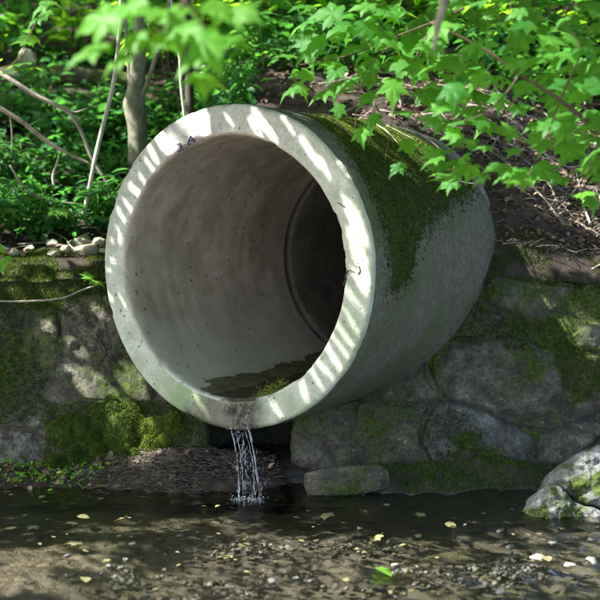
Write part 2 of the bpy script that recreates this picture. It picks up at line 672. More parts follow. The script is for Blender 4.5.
def water_mat(name, tint, bumps=True, refl=1.0, foam=None):
    m, nt = new_mat(name)
    b = NB(nt)
    co = b.coords()
    nrm = None
    if bumps:
        mp = b.n('ShaderNodeMapping'); mp.inputs['Scale'].default_value = (1.0, 1.5, 1.0)
        nt.links.new(co, mp.inputs['Vector'])
        n1 = b.noise(mp.outputs[0], 26, 4, .6, .6)
        n2 = b.noise(mp.outputs[0], 80, 3, .6, .4)
        h = b.math('ADD', n1, b.math('MULTIPLY', n2, .3))
        nrm = b.bump(h, .55, .012)
    tr = b.n('ShaderNodeBsdfTransparent'); tr.inputs[0].default_value = (*tint, 1)
    gl = b.n('ShaderNodeBsdfGlossy'); gl.inputs['Roughness'].default_value = .07
    gl.inputs['Color'].default_value = (refl, refl, refl, 1)
    fr = b.n('ShaderNodeFresnel'); fr.inputs['IOR'].default_value = 1.42
    if nrm is not None:
        nt.links.new(nrm, gl.inputs['Normal']); nt.links.new(nrm, fr.inputs['Normal'])
    mx = b.n('ShaderNodeMixShader')
    nt.links.new(fr.outputs[0], mx.inputs[0]); nt.links.new(tr.outputs[0], mx.inputs[1]); nt.links.new(gl.outputs[0], mx.inputs[2])
    s = mx.outputs[0]
    if foam:
        df = b.n('ShaderNodeBsdfDiffuse'); df.inputs[0].default_value = (.75, .78, .8, 1)
        m2 = b.n('ShaderNodeMixShader'); m2.inputs[0].default_value = foam
        nt.links.new(s, m2.inputs[1]); nt.links.new(df.outputs[0], m2.inputs[2])
        s = m2.outputs[0]
    b.out(s)
    return m


M['water'] = water_mat('stream_water', (.80, .78, .68))
M['fall'] = water_mat('falling_water', (.9, .92, .94), True, 1.0, .06)
M['foam'] = water_mat('water_foam', (.9, .9, .9), False, 1.0, .5)
M['film'] = water_mat('water_film_dark', (.55, .52, .48), True)


# ================================================================== SETTING
def axis_grid(segs):
    out = [np.array([segs[0][0]])]
    for a, b_, n in segs:
        out.append(np.linspace(a, b_, n + 1)[1:])
    return np.concatenate(out)


def terrain_h(x, y):
    x = np.asarray(x, float); y = np.asarray(y, float)
    left = np.interp(y, [4.6, 4.72, 5.05, 5.5, 6.5, 9, 14, 24, 60], [.77, .865, .90, 1.05, 1.55, 2.85, 4.9, 8, 14])
    mid = np.interp(y, [4.6, 4.7, 4.95, 5.2, 5.6, 7, 9, 14, 24, 60], [.77, .90, 1.32, 1.50, 1.70, 2.25, 3.05, 5.0, 8, 14])
    right = np.interp(y, [4.6, 4.72, 5.0, 5.4, 6, 7, 9, 14, 24, 60], [.77, .875, 1.03, 1.28, 1.62, 2.1, 3.0, 5.0, 8, 14])
    wl = smooth(-.75, -.15, x)
    wr = smooth(.85, 1.35, x)
    z = left * (1 - wl) + mid * wl * (1 - wr) + right * wr * wl
    P = np.stack([x, y, np.zeros_like(x)], -1)
    z = z + .05 * fbm(P, 1.6, 3, 3) * smooth(4.7, 5.3, y) + .022 * fbm(P, 9, 3, 5)
    return z


def tz(x, y): return float(terrain_h(np.array([x]), np.array([y]))[0])


# hillside
xs = axis_grid([(-26, -2.6, 24), (-2.6, 2.6, 180), (2.6, 26, 24)])
ys = axis_grid([(4.60, 6.6, 76), (6.6, 10, 60), (10, 60, 30)])
X, Y = np.meshgrid(xs, ys, indexing='ij')
Z = terrain_h(X, Y)
V = np.stack([X, Y, Z], -1).reshape(-1, 3)
Fq = grid_faces(len(xs), len(ys))[:, ::-1]
h_, s_, z_ = to_pipe(V)
inside = (np.hypot(h_, z_) < R * .93) & (s_ < 4.5)
Fq = Fq[~inside[Fq].any(1)]
struct(obj('hillside', V, Fq, M['soil']))

# stream bed
xs = axis_grid([(-26, -1.6, 20), (-1.6, 1.8, 240), (1.8, 26, 20)])
ys = axis_grid([(-14, 2.4, 16), (2.4, 4.9, 190), (4.9, 5.6, 6)])
X, Y = np.meshgrid(xs, ys, indexing='ij')
P = np.stack([X, Y, 0 * X], -1)
BED = lambda X, Y, P: (-.048 + .018 * fbm(P, 3.0, 4, 11) + .016 * np.abs(fbm(P, 14, 4, 12)) - .008
                       + .040 * np.exp(-(((X + 1.0) / .5) ** 2 + ((Y - 3.28) / .3) ** 2))
                       + .07 * smooth(4.05, 4.5, Y + .12 * X * (X < 0)) * (X < .1) + .05 * smooth(1.05, 1.35, X + .2 * (Y - 3.8)) * smooth(3.4, 3.9, Y)
                       + .03 * smooth(4.0, 4.35, Y) + (.095 + .06 * fbm(P, 5, 4, 14)) * smooth(3.90, 4.36, Y + .16 * fbm(P, 3.5, 4, 13)) * smooth(.02, .25, X))
Z = BED(X, Y, P)
struct(obj('stream_bed', np.stack([X, Y, Z], -1).reshape(-1, 3), grid_faces(len(xs), len(ys))[:, ::-1], M['bed']))

# water
xs = axis_grid([(-26, -1.5, 16), (-1.5, 1.7, 320), (1.7, 26, 16)])
ys = axis_grid([(-14, 2.5, 14), (2.5, 4.7, 230)])
X, Y = np.meshgrid(xs, ys, indexing='ij')
P = np.stack([X * 1.0, Y * 1.6, 0 * X], -1)
rif = .25 + .9 * smooth(-.95, -.35, X) * smooth(3.85, 3.45, Y + .1 * X) * (1 + 1.0 * np.clip(fbm(P, 3.5, 2, 23), -.6, 1))
amp = .010 * rif + .0012
Z = amp * (fbm(P, 8, 3, 21) * 1.3 + fbm(P, 22, 3, 22) * 1.1)
# rings spreading from the falling water
sp = atZ(247, 500)
rr = np.hypot(X - sp[0], Y - sp[1])
Z = Z + .004 * np.sin(rr * 110) * np.exp(-rr * 7)
struct(obj('stream_water', np.stack([X, Y, Z], -1).reshape(-1, 3), grid_faces(len(xs), len(ys))[:, ::-1], M['water']))

# ================================================================== PIPE
pipe = empty('concrete_pipe', (PC[0], PC[1], PC[2]))
ang = math.atan2(-HX[1], HX[0])
pipe.rotation_euler = (0, 0, -ang)
tag(pipe, 'huge round concrete drain pipe jutting out of the stone wall above the stream', 'pipe')


def pobj(name, V, Fs, mats, smooth_=True):
    """part given in pipe-local coordinates (h, s, z)"""
    o = link(name, mesh_from(name, V, Fs, smooth_), mats, pipe, False)
    return o


def section(s0, s1, ri, ro, nth, front, dh=0.0, dz=0.0):
    prof = []
    for s in np.linspace(s1, s0 + .012, 46): prof.append((ri, s, 2))
    prof += [(ri + .004, s0 + .004, 2), (ri + .010, s0, 0)]
    for r in np.linspace(ri + .016, ro - .016, 12): prof.append((r, s0, 0))
    prof += [(ro - .008, s0 + .002, 0), (ro - .002, s0 + .008, 0), (ro, s0 + .018, 1)]
    for s in np.linspace(s0 + .03, s1, 46): prof.append((ro, s, 1))
    prof += [(ro - .04, s1, 1), (ri + .03, s1, 1)]
    prof = np.array(prof)
    th = np.linspace(0, 2 * math.pi, nth, endpoint=False)
    r = prof[:, 0][:, None] + 0 * th[None]
    s = prof[:, 1][:, None] + 0 * th[None]
    H = r * np.sin(th); Zz = r * np.cos(th)
    P = np.stack([H, s, Zz], -1)
    n1 = fbm(P, 5, 3, 31); n2 = fbm(P, 30, 3, 33)
    edge_in = np.exp(-((np.hypot(r - ri, (s - s0)) / .022) ** 2))
    edge_out = np.exp(-((np.hypot(r - ro, (s - s0)) / .025) ** 2))
    chip = np.clip(fbm(P, 16, 3, 35) - .12, 0, 1)
    dr = .004 * n1 + .0015 * n2 + edge_in * (.030 * chip) - edge_out * (.022 * chip)
    ds = .003 * n1 + .0012 * n2 + (edge_in + edge_out) * .012 * chip
    r = r + dr; s = s + ds
    V = np.stack([r * np.sin(th) + dh, s, r * np.cos(th) + dz], -1).reshape(-1, 3)
    Fq = grid_faces(len(prof), nth, True)
    mi = np.repeat(prof[:-1, 2].astype(int), nth)
    return V, Fq, mi


V, Fq, mi = section(0, PIPE_L, RI, R, 360, True)
o = pobj('pipe_section', V, Fq, [M['conc_face'], M['conc_out'], M['conc_in']])
o.data.polygons.foreach_set('material_index', mi.astype(np.int32))
M['conc_shade'] = rough_mat('concrete_painted_shade', [(.3, (.07, .063, .052)), (.7, (.16, .145, .12))], 9, .4, .006, .7)  # darker concrete: the unlit depth of the pipe put into the colour
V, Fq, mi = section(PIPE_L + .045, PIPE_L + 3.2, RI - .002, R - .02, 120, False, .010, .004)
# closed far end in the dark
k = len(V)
o = pobj('pipe_section', V, Fq, [M['conc_shade'], M['conc_shade'], M['conc_shade']])
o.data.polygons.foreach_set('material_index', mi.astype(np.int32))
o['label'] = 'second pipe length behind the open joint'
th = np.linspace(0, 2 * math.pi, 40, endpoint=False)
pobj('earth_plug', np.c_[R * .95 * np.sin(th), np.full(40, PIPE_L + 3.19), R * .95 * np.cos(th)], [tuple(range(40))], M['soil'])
# rubber-dark seal in the joint
th = np.linspace(0, 2 * math.pi, 120, endpoint=False)
pr = [(RI + .05, PIPE_L - .01), (RI + .05, PIPE_L + .05)]
V = np.concatenate([np.c_[r * np.sin(th), np.full(120, s), r * np.cos(th)] for r, s in pr])
pobj('joint_seal', V, grid_faces(2, 120, True), M['crack'])

# moss blanket on the outside
mpx = [(312, 121), (335, 135), (350, 155), (366, 182), (380, 210), (386, 245), (386, 288), (395, 297), (408, 284), (418, 250), (430, 226), (446, 214),
       (466, 200), (474, 186), (456, 164), (436, 148), (405, 133), (365, 119), (330, 113)]
mpoly = [on_cyl(a, b_, R) for a, b_ in mpx]
mpoly = np.array(mpoly)
# unroll to metres and let it run over the crest
mp2 = np.c_[mpoly[:, 0] * R, mpoly[:, 1]]
crest = mp2[:, 0].min()
extra = np.array([(-.12, .90), (-.12, .22)])
top_idx = np.argmin(mp2[:, 0])
mp_full = mp2.copy()
ua = np.linspace(mp2[:, 0].min() - .02, mp2[:, 0].max() + .05, 150); va = np.linspace(mp2[:, 1].min() - .05, min(mp2[:, 1].max() + .05, PIPE_L - .02), 150)
U, W = np.meshgrid(ua, va, indexing='ij')
pts = np.c_[U.ravel(), W.ravel()]
sd = poly_dist(pts, mp_full).reshape(U.shape)
P3 = np.stack([U, W, 0 * U], -1)
sd = sd + .05 * fbm(P3 * np.array([.45, 1.6, 1]), 12, 4, 41) + .03 * fbm(P3 * np.array([.5, 1.5, 1]), 50, 3, 44)
thick = .007 * smooth(-.005, .08, sd) * (1 + 1.6 * fbm(P3, 22, 4, 42)) - .003
rr = R + thick
V = np.stack([rr * np.sin(U / R), W, rr * np.cos(U / R)], -1).reshape(-1, 3)
Fq = grid_faces(len(ua), len(va))
Fq = Fq[(sd.ravel()[Fq] > -.008).all(1)]
moss = pobj('moss_blanket', V, Fq, M['moss_dark'])


def blades(P, N, length, width, tilt=.7, bend=None):
    """tiny two-triangle moss blades on points with normals"""
    n = len(P)
    N = N + RNG.normal(0, tilt, (n, 3))
    if bend is not None: N = N + bend
    N /= np.linalg.norm(N, axis=1)[:, None]
    A = np.cross(N, RNG.normal(0, 1, (n, 3))); A /= np.linalg.norm(A, axis=1)[:, None] + 1e-9
    L = length * RNG.uniform(.5, 1.3, n)[:, None]
    w = width * RNG.uniform(.7, 1.3, n)[:, None]
    base = P - N * .002
    V = np.stack([base - A * w, base + A * w, base + N * L * .6 + A * w * .6, base + N * L + A * w * 0], 1)
    Fi = np.arange(n)[:, None] * 4 + np.array([[0, 1, 2, 3]])
    return V.reshape(-1, 3), Fi


flat = np.flatnonzero((sd.ravel() > -.07) & (RNG.uniform(-.07, .03, sd.size) ** 1 < sd.ravel()) & (RNG.uniform(0, 1, sd.size) < np.where(sd.ravel() > 0, 1, .35)))
for nm, lo_, hi_, mt, nn, ln in (('moss_pile', .75, 9, 'moss_dark', 24000, .009), ('moss_pile', -9, .95, 'moss', 24000, .011), ('moss_pile', -9, .62, 'moss_bright', 11000, .012)):  # brighter moss towards the sunlit crest: sunlight put into the blade colour
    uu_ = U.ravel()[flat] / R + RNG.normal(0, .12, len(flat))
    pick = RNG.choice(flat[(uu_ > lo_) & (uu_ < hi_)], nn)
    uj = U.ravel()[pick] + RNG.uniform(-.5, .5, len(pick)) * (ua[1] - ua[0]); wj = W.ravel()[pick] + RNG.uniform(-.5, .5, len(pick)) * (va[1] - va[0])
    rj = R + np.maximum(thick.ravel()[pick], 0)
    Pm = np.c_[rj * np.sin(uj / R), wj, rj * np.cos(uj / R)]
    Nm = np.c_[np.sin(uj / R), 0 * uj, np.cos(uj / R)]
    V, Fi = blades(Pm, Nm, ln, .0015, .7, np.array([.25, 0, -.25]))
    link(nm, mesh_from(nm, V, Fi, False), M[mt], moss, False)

# dark silt and algae on the inside floor
spx = [(196, 392), (206, 384), (218, 377), (236, 369), (256, 371), (280, 361), (300, 355), (322, 345), (345, 330), (340, 352), (320, 372), (300, 388), (262, 398), (225, 401)]
sp_ = np.array([on_cyl(a, b_, RI, True) for a, b_ in spx])
sp2 = np.c_[((sp_[:, 0] - math.pi + math.pi) % (2 * math.pi)) * RI, sp_[:, 1]]
sp2 = sp2[sp2[:, 1] > -.3]
ua = np.linspace(sp2[:, 0].min() - .05, sp2[:, 0].max() + .05, 110); va = np.linspace(.02, 1.14, 130)
U, W = np.meshgrid(ua, va, indexing='ij')
sd = poly_dist(np.c_[U.ravel(), W.ravel()], sp2).reshape(U.shape)
P3 = np.stack([U, W, 0 * U], -1)
sd = sd + .035 * fbm(P3 * np.array([1.3, .6, 1]), 20, 5, 51)
thick = .005 * smooth(-.005, .06, sd) * (1 + .8 * fbm(P3, 30, 3, 52)) - .0015
rr = RI - thick
V = np.stack([rr * np.sin(U / RI), W, rr * np.cos(U / RI)], -1).reshape(-1, 3)
Fq = grid_faces(len(ua), len(va))[:, ::-1]
Fq = Fq[(sd.ravel()[Fq] > -.01).all(1)]
M['silt'] = rough_mat('pipe_silt', [(.3, (.045, .045, .02)), (.6, (.10, .098, .05)), (.8, (.17, .16, .10))], 14, .9, .01, .7, .35)
if len(Fq): pobj('silt_bed', V, Fq, M['silt'])

# sheet of water lying on the floor of the pipe
wz = -math.sqrt(RI ** 2 - .085 ** 2)
ua = np.linspace(-.085, .085, 24); va = np.linspace(.0, 1.15, 120)
U, W = np.meshgrid(ua, va, indexing='ij')
P3 = np.stack([U, W, 0 * U], -1)
wav = .0018 * fbm(P3, 30, 3, 61)
pobj('water_sheet', np.stack([U - .02, W, wz + .0025 + wav], -1).reshape(-1, 3), grid_faces(24, 120)[:, ::-1], M['film'])

# moss tuft beside the outflow on the lip
tp = [on_ring(*q) for q in ((262, 393), (268, 390), (274, 388), (258, 396), (280, 384), (272, 398))]
Pm = []
for h, z in tp:
    n = 90
    a = RNG.normal(0, 1, (n, 3)) * np.array([.014, .012, .010])
    Pm.append(np.array([h, .012, z]) + a)
Pm = np.concatenate(Pm)
V, Fi = blades(Pm, np.tile([[0, -.5, .8]], (len(Pm), 1)), .009, .0014)
pobj('moss_tuft', V, Fi, M['moss_bright'], False)

# painted characters and cracks on the ring
def stroke(px, w, name, mat, off=.0035):
    acc = Acc()
    for seg in px:
        pts = np.array([on_ring(*q) for q in seg])
        for a, b_ in zip(pts[:-1], pts[1:]):
            d = b_ - a; L = np.linalg.norm(d); d /= L
            nrm = np.array([-d[1], d[0]]) * w
            a2 = a - d * w * .5; b2 = b_ + d * w * .5
            q = [a2 - nrm, b2 - nrm, b2 + nrm, a2 + nrm]
            Vq = [(x, -off, z) for x, z in q] + [(x, .004, z) for x, z in q]
            acc.add(Vq, [np.array([[0, 1, 2, 3], [0, 4, 5, 1], [1, 5, 6, 2], [2, 6, 7, 3], [3, 7, 4, 0]])])
    V = np.concatenate(acc.V)
    V = V + .0015 * np.stack([fbm(V, 90, 2, 1), 0 * V[:, 0], fbm(V, 90, 2, 2)], -1)
    return pobj(name, V, [np.concatenate(g) for g in acc.G.values()], mat, False)


o = stroke([[(177.5, 144.5), (180.5, 143.5), (181, 150)], [(178, 151.5), (183, 149.5)]], .0016, 'painted_mark', M['ink'])
o['label'] = 'purple painted figure 1 on the rim'
o = stroke([[(188, 143.5), (191, 136.5), (194.5, 142)], [(189.5, 141), (193, 139.8)], [(188, 145), (190, 144.5)]], .0016, 'painted_mark', M['ink'])
o['label'] = 'dark painted letter A on the rim'
for q in ([(343, 285), (346, 279), (345, 276), (347.5, 271), (350, 270), (354, 271.5)], [(359, 266), (360.5, 271), (358, 274)]): stroke([q], .0009, 'hairline_crack', M['crack'])
for q in ([(338, 203), (345, 207)],): stroke([q], .0011, 'hairline_crack', M['crack'])

# ================================================================== FALLING WATER
fall = empty('water_trickle', sp)
tag(fall, 'thin trickle of clear water falling from the pipe lip into the stream', 'falling water')
# wide film running down the lip to the lower edge
acc = Acc()
strands = [((235, 424), (234, 429), (236, 455), (240, 498), .0034), ((240, 424), (239, 430), (241, 460), (244, 499), .0020), ((250, 424), (251, 430), (254, 455), (260, 497), .0040),
           ((246, 424), (248, 431), (252, 462), (256, 499), .0018)]
for k, (a, b_, c, d, r) in enumerate(strands):
    ha, za = on_ring(*a); hb, zb = on_ring(*b_)
    p0 = pl(ha, -.010, za); p1 = pl((ha + hb) / 2, -.016, (za + zb) / 2); p2 = pl(hb, -.020, zb + .006)
    q = p2[1] - .05
    p3 = atY(c[0], c[1], p2[1] - .03); p4 = atZ(d[0], d[1], -.01)
    p4 = atY(d[0], d[1], p2[1] - .06); p4[2] = -.008
    r = r * .8
    rad = r * np.array([1.0, 1.3, 1.1, .9, .8, .75, .7, .8, .9])
    Vt, Ft = tube([p0, p1, p2, p3, p4], rad, 8, 60)
    C = Vt.reshape(60, 8, 3).mean(1)
    wob = .8 + 1.6 * fbm(np.c_[C[:, 2] * 1.0, np.full(60, k * 3.1), 0 * C[:, 2]], 34, 3, 81 + k)
    wob = np.clip(wob, .12, 2)
    Vt = (C[:, None] + (Vt.reshape(60, 8, 3) - C[:, None]) * wob[:, None, None]) + (.006 * fbm(C, 16, 3, 90 + k))[:, None, None] * np.array([1, .3, 0])
    acc.add(Vt.reshape(-1, 3), Ft)
acc.obj('water_strand', M['fall'], fall)
hA, zA = on_ring(224, 400); hB, zB = on_ring(262, 400)
ua = np.linspace(0, 1, 50); va = np.linspace(0, 1, 50)
U, W = np.meshgrid(ua, va, indexing='ij')
Hh = (hA + .01) + (hB - hA - .02) * (U - .5) * (1 - .35 * W + .5 * fbm(np.stack([0 * U + 3 * (U > .5), 0 * U, W], -1), 6, 3, 96)) + (hB - hA - .02) * .5
ztop = -np.sqrt(RI ** 2 - Hh ** 2) + .004; zbot = -np.sqrt((R - .004) ** 2 - Hh ** 2)
Zz = ztop + (zbot - ztop) * W
P3 = np.stack([Hh, 0 * U, Zz], -1)
Ss = -.017 + .020 * smooth(.12, 0, W) - .008 * fbm(P3 * np.array([2.2, 1, .6]), 34, 3, 95)
Vf = PC + Hh[..., None] * HX + Ss[..., None] * NX + Zz[..., None] * ZX
obj('water_film', Vf.reshape(-1, 3), grid_faces(50, 50), M['film'], fall)


def ico(sub=2):
    import bmesh
    bm = bmesh.new()
    bmesh.ops.create_icosphere(bm, subdivisions=sub, radius=1)
    V = np.array([v.co[:] for v in bm.verts]); Fi = np.array([[v.index for v in f.verts] for f in bm.faces])
    bm.free()
    return V, Fi


ICO1, ICO2, ICO3, ICO4 = ico(1), ico(2), ico(3), ico(4)
acc = Acc()
for k in range(150):
    u = RNG.uniform()
    px = RNG.normal(240 + 12 * u, 3 + 5 * u); py = 432 + 66 * u
    p = atY(px, py, pl(0, -.02, 0)[1] + .02 - .07 * u + RNG.normal(0, .015))
    r = RNG.uniform(.0008, .0022)
    acc.add(ICO1[0] * r * np.array([1, 1, RNG.uniform(2, 7)]) + p, ICO1[1])
acc.obj('water_droplet', M['fall'], fall)['kind'] = 'stuff'
acc = Acc()
for k in range(190):
    q = sp + np.array([RNG.normal(0, .032), RNG.normal(0, .02), -.003])
    r = RNG.uniform(.0007, .0024)
    acc.add(ICO1[0] * r * np.array([1.3, 1.3, .7]) + q + [0, 0, .002 + abs(RNG.normal(0, .006))], ICO1[1])
acc.obj('splash_foam', M['foam'], fall)['kind'] = 'stuff'

# ================================================================== RETAINING WALL
wall = empty('retaining_wall', (0, 4.5, 0))
tag(wall, 'low mossy rubble stone retaining wall on both sides of the pipe', 'stone wall')
xs = np.linspace(-2.4, 2.6, 420); zs = np.concatenate([np.linspace(-.15, .84, 96)])
X, Z = np.meshgrid(xs, zs, indexing='ij')
Yw = wall_plane_y(Z)
P = np.stack([X, Yw, Z], -1)
Yw = Yw - .004 + .022 * fbm(P, 5, 5, 101) + .014 * fbm(P, 26, 4, 102)
# washed-out hollow below the pipe
cav = np.exp(-(((X + .14) / .30) ** 4)) * smooth(.50, .30, Z)
Yw = Yw + .42 * cav
rnd = smooth(.76, .84, Z)
Yw = Yw + .05 * rnd ** 2
V = np.stack([X, Yw, Z + .02 * fbm(P, 7, 3, 103) * rnd], -1)
# coping strip running back under the soil
n_ = V.shape[1]
back = V[:, -1:, :].copy() + np.array([0, .03, .004]); back2 = back + np.array([0, .16, -.09])
V = np.concatenate([V, back, back2], 1)
nv = V.shape[1]
V = V.reshape(-1, 3)
Fq = grid_faces(len(xs), nv)
h_, s_, z_ = to_pipe(V)
inside = np.hypot(h_, z_) < R * .93
Fq = Fq[~inside[Fq].any(1)]
obj('wall_core', V, Fq, M['mortar'], wall)


def stone(px_poly, mat, bulge=.045, name='stone', parent=wall, seed=0, back=.10, at=atW, lift=0.0, label=None, rough=1.0):
    pts = np.array([at(*q) for q in px_poly])
    c = pts.mean(0)
    # smooth closed outline
    n = len(pts)
    m = 120
    Q = np.vstack([pts[-2:], pts, pts[:3]])
    u = np.linspace(0, n, m, endpoint=False)
    out = []
    for uu in u:
        i = int(uu); t = uu - i
        a, b_, cc, d = Q[i + 1], Q[i + 2], Q[i + 3], Q[i + 4]
        lin = b_ * (1 - t) + cc * t
        cat = 0.5 * (2 * b_ + (cc - a) * t + (2 * a - 5 * b_ + 4 * cc - d) * t * t + (3 * b_ - a - 3 * cc + d) * t ** 3)
        out.append(.3 * cat + .7 * lin)
    out = np.array(out)
    wob = fbm(out, 16, 4, seed + 5) + .35 * fbm(out, 60, 2, seed + 6)
    out = c + (out - c) * (1 + .07 * wob)[:, None]
    nrm = np.array([0, -1, BATTER]); nrm /= np.linalg.norm(nrm)
    prof = [(1.03, -back), (1.02, -.03), (1.0, .006)] + [(s, None) for s in np.concatenate([[.975, .95, .92], np.linspace(.88, .04, 26)])]
    rings = []
    rs = np.random.default_rng(seed + 1)
    ext = np.abs(pts - c).max(0) + 1e-6
    pls = [(rs.uniform(-.9, .9), rs.uniform(-.9, .9), rs.uniform(.75, 1.25)) for _ in range(7)]
    for s, hgt in prof:
        q = c + (out - c) * s
        if hgt is None:
            u_ = (q[:, 0] - c[0]) / ext[0]; v_ = (q[:, 2] - c[2]) / ext[2]
            fac = np.min([h0 + a_ * u_ * .55 + b2 * v_ * .55 for a_, b2, h0 in pls], axis=0)
            hh = .003 + bulge * .62 * (1 - s ** 10) * np.clip(.25 + .75 * fac, .15, 1.2)
            rings.append(q + nrm * (hh + lift)[:, None])
        else:
            rings.append(q + nrm * (hgt + lift))
    V = np.array(rings)
    k = V.shape[0]
    nz = fbm(V, 7, 5, seed) * .026 + fbm(V, 34, 3, seed + 9) * .008 - .012 * np.clip(fbm(V, 12, 3, seed + 3), 0, 1)
    msk = np.array([0.0 if h is not None and h < 0 else 1.0 for s, h in prof])
    V = V + nrm * (nz * msk[:, None] * rough)[..., None]
    V = V.reshape(-1, 3)
    V = np.vstack([V, V[-m:].mean(0)])
    Fq = grid_faces(k, m, True)
    last = (k - 1) * m
    tri = np.array([[last + j, last + (j + 1) % m, len(V) - 1] for j in range(m)])
    o = obj(name, V, [Fq, tri], M[mat], parent)
    if label: o['label'] = label
    return o


stones = [
    # left of the pipe
    ([(-70, 296), (-10, 292), (48, 297), (60, 330), (52, 372), (20, 398), (-40, 404), (-75, 350)], 'stone_mossy', .03),
    ([(56, 298), (100, 296), (150, 300), (160, 350), (150, 384), (112, 398), (70, 394), (56, 372), (64, 330)], 'stone_grey', .03),
    ([(-80, 408), (-20, 410), (10, 406), (48, 402), (58, 418), (40, 428), (-20, 424), (-80, 428)], 'stone_mossy', .02),
    ([(-60, 430), (0, 428), (36, 433), (48, 446), (46, 470), (20, 478), (-60, 478)], 'stone_blue', .04),
    ([(60, 405), (110, 402), (160, 392), (200, 402), (206, 440), (180, 470), (110, 476), (56, 474), (52, 440)], 'stone_mossy', .015),
    ([(-90, 265), (-30, 268), (30, 266), (90, 268), (140, 272), (142, 290), (90, 292), (20, 288), (-60, 290)], 'stone_mossy', .012),
    # right of the pipe
    ([(486, 281), (505, 277), (545, 279), (572, 285), (566, 304), (548, 316), (534, 322), (518, 316), (490, 305)], 'stone_grey', .05),
    ([(572, 336), (590, 324), (625, 320), (660, 330), (655, 350), (600, 352), (578, 348)], 'stone_grey', .05),
    ([(578, 286), (610, 282), (650, 290), (650, 314), (600, 318), (574, 310)], 'stone_mossy', .03),
    ([(430, 310), (470, 300), (482, 310), (520, 324), (505, 336), (455, 336), (425, 338)], 'stone_mossy', .02),
    ([(440, 345), (480, 337), (520, 338), (552, 352), (562, 375), (556, 412), (520, 418), (480, 407), (446, 399), (432, 372)], 'stone_grey', .045),
    ([(380, 372), (402, 356), (426, 348), (430, 372), (440, 398), (412, 402), (384, 398)], 'stone_grey', .04),
    ([(568, 358), (600, 356), (650, 360), (650, 404), (604, 410), (572, 416), (564, 390)], 'stone_mossy', .05),
    ([(450, 404), (476, 410), (512, 424), (534, 438), (530, 458), (508, 474), (480, 483), (452, 481), (436, 466), (424, 440), (432, 412)], 'stone_blue', .07),
    ([(360, 404), (392, 405), (424, 408), (418, 440), (430, 464), (400, 472), (372, 470), (352, 440)], 'stone_mossy', .045),
    ([(296, 410), (360, 401), (358, 438), (376, 466), (330, 472), (292, 462)], 'stone_mossy', .02),
    ([(540, 436), (564, 428), (590, 418), (606, 430), (580, 456), (556, 478), (534, 490), (520, 482), (536, 462)], 'stone_grey', .05),
    ([(612, 418), (660, 410), (660, 470), (600, 470), (590, 452)], 'stone_grey', .05),
    ([(434, 488), (470, 490), (510, 482), (516, 500), (470, 512), (436, 508)], 'stone_mossy', .02),
    ([(660, 280), (740, 280), (740, 350), (662, 352)], 'stone_mossy', .04),
    ([(662, 360), (760, 360), (760, 440), (668, 440)], 'stone_grey', .04),
    ([(-170, 300), (-84, 298), (-84, 400), (-170, 400)], 'stone_grey', .03),
]
for k, (pp, mt, bl) in enumerate(stones):
    stone(pp, mt, bl * (.5 if k < 6 else 1), seed=200 + 13 * k, rough=1.5 if k < 6 else 1.2)

# long crack between the courses on the right
crk = [(388, 402), (420, 402), (450, 400), (470, 405), (490, 413), (512, 421), (532, 427), (556, 427), (575, 420), (600, 412), (640, 405)]

# everything the moss and debris grow on
from mathutils.bvhtree import BVHTree


def bvh_of(objs):
    V = []; Fl = []; n = 0
    for o in objs:
        me = o.data
        a = np.empty(len(me.vertices) * 3); me.vertices.foreach_get('co', a)
        a = a.reshape(-1, 3)
        V.append(a)
        for p in me.polygons: Fl.append([v + n for v in p.vertices])
        n += len(a)
    return BVHTree.FromPolygons(np.concatenate(V).tolist(), Fl)


WALLB = bvh_of([o for o in wall.children])


def wall_hits(pxpy):
    P, N = [], []
    for q in pxpy:
        w = atW(*q)
        hit = WALLB.ray_cast(Vector((w[0], w[1] - .6, w[2])), Vector((0, 1, 0)), 1.6)
        if hit[0] is not None:
            P.append(hit[0][:]); N.append(hit[1][:])
    P = np.array(P); N = np.array(N)
    N = np.where((N[:, 1:2] > 0), -N, N)
    return P, N


def wall_crack(px, r, seed):
    uv = spline([(a, b_, 0) for a, b_ in px], 26 * len(px))
    w3 = uv * .02
    uv = uv + np.stack([4.0 * fbm(w3, 3, 4, seed), 4.0 * fbm(w3, 3, 4, seed + 1), 0 * w3[:, 0]], -1)
    Pc, Nc = wall_hits(uv[:, :2])
    V, Fs = tube(Pc + Nc * r * .05, .95 * r * np.array([.4, 1, .8, 1.2, .7, 1, .3]), 6, None, .6, seed)
    return obj('crack', V, Fs, M['crack'], wall)


wall_crack([(392, 402), (420, 402), (450, 400), (470, 405), (490, 413), (512, 421), (532, 427), (556, 427), (575, 420), (600, 412), (630, 408)], .0042, 31)
wall_crack([(450, 402), (446, 416), (440, 430)], .003, 34)
wall_crack([(96, 330), (104, 352), (98, 368), (112, 384), (140, 396)], .0028, 37)
wall_crack([(0, 426), (20, 430), (40, 434), (50, 448), (48, 470)], .0035, 41)
wall_crack([(430, 345), (424, 372), (438, 398)], .003, 44)
wall_crack([(556, 352), (566, 380), (558, 410)], .003, 47)


def moss_on_wall(poly, n, name, mat, length=.012, width=.0018, thresh=-.05, seed=0, scale=9, bend=(0, 0, .1)):
    poly = np.array(poly, float)
    lo, hi = poly.min(0), poly.max(0)
    cand = RNG.uniform(lo - 8, hi + 8, (n * 3, 2))
    sd = poly_dist(cand, poly) / 14.0
    w3 = np.c_[cand * .004, 0 * cand[:, 0]]
    sd = np.minimum(sd, .5) + 1.0 * fbm(w3, scale, 4, seed)
    cand = cand[sd > thresh][:n]
    P, N = wall_hits(cand)
    V, Fi = blades(P, N, length, width, .7, np.array(bend))
    return obj(name, V, Fi, M[mat], wall, False)


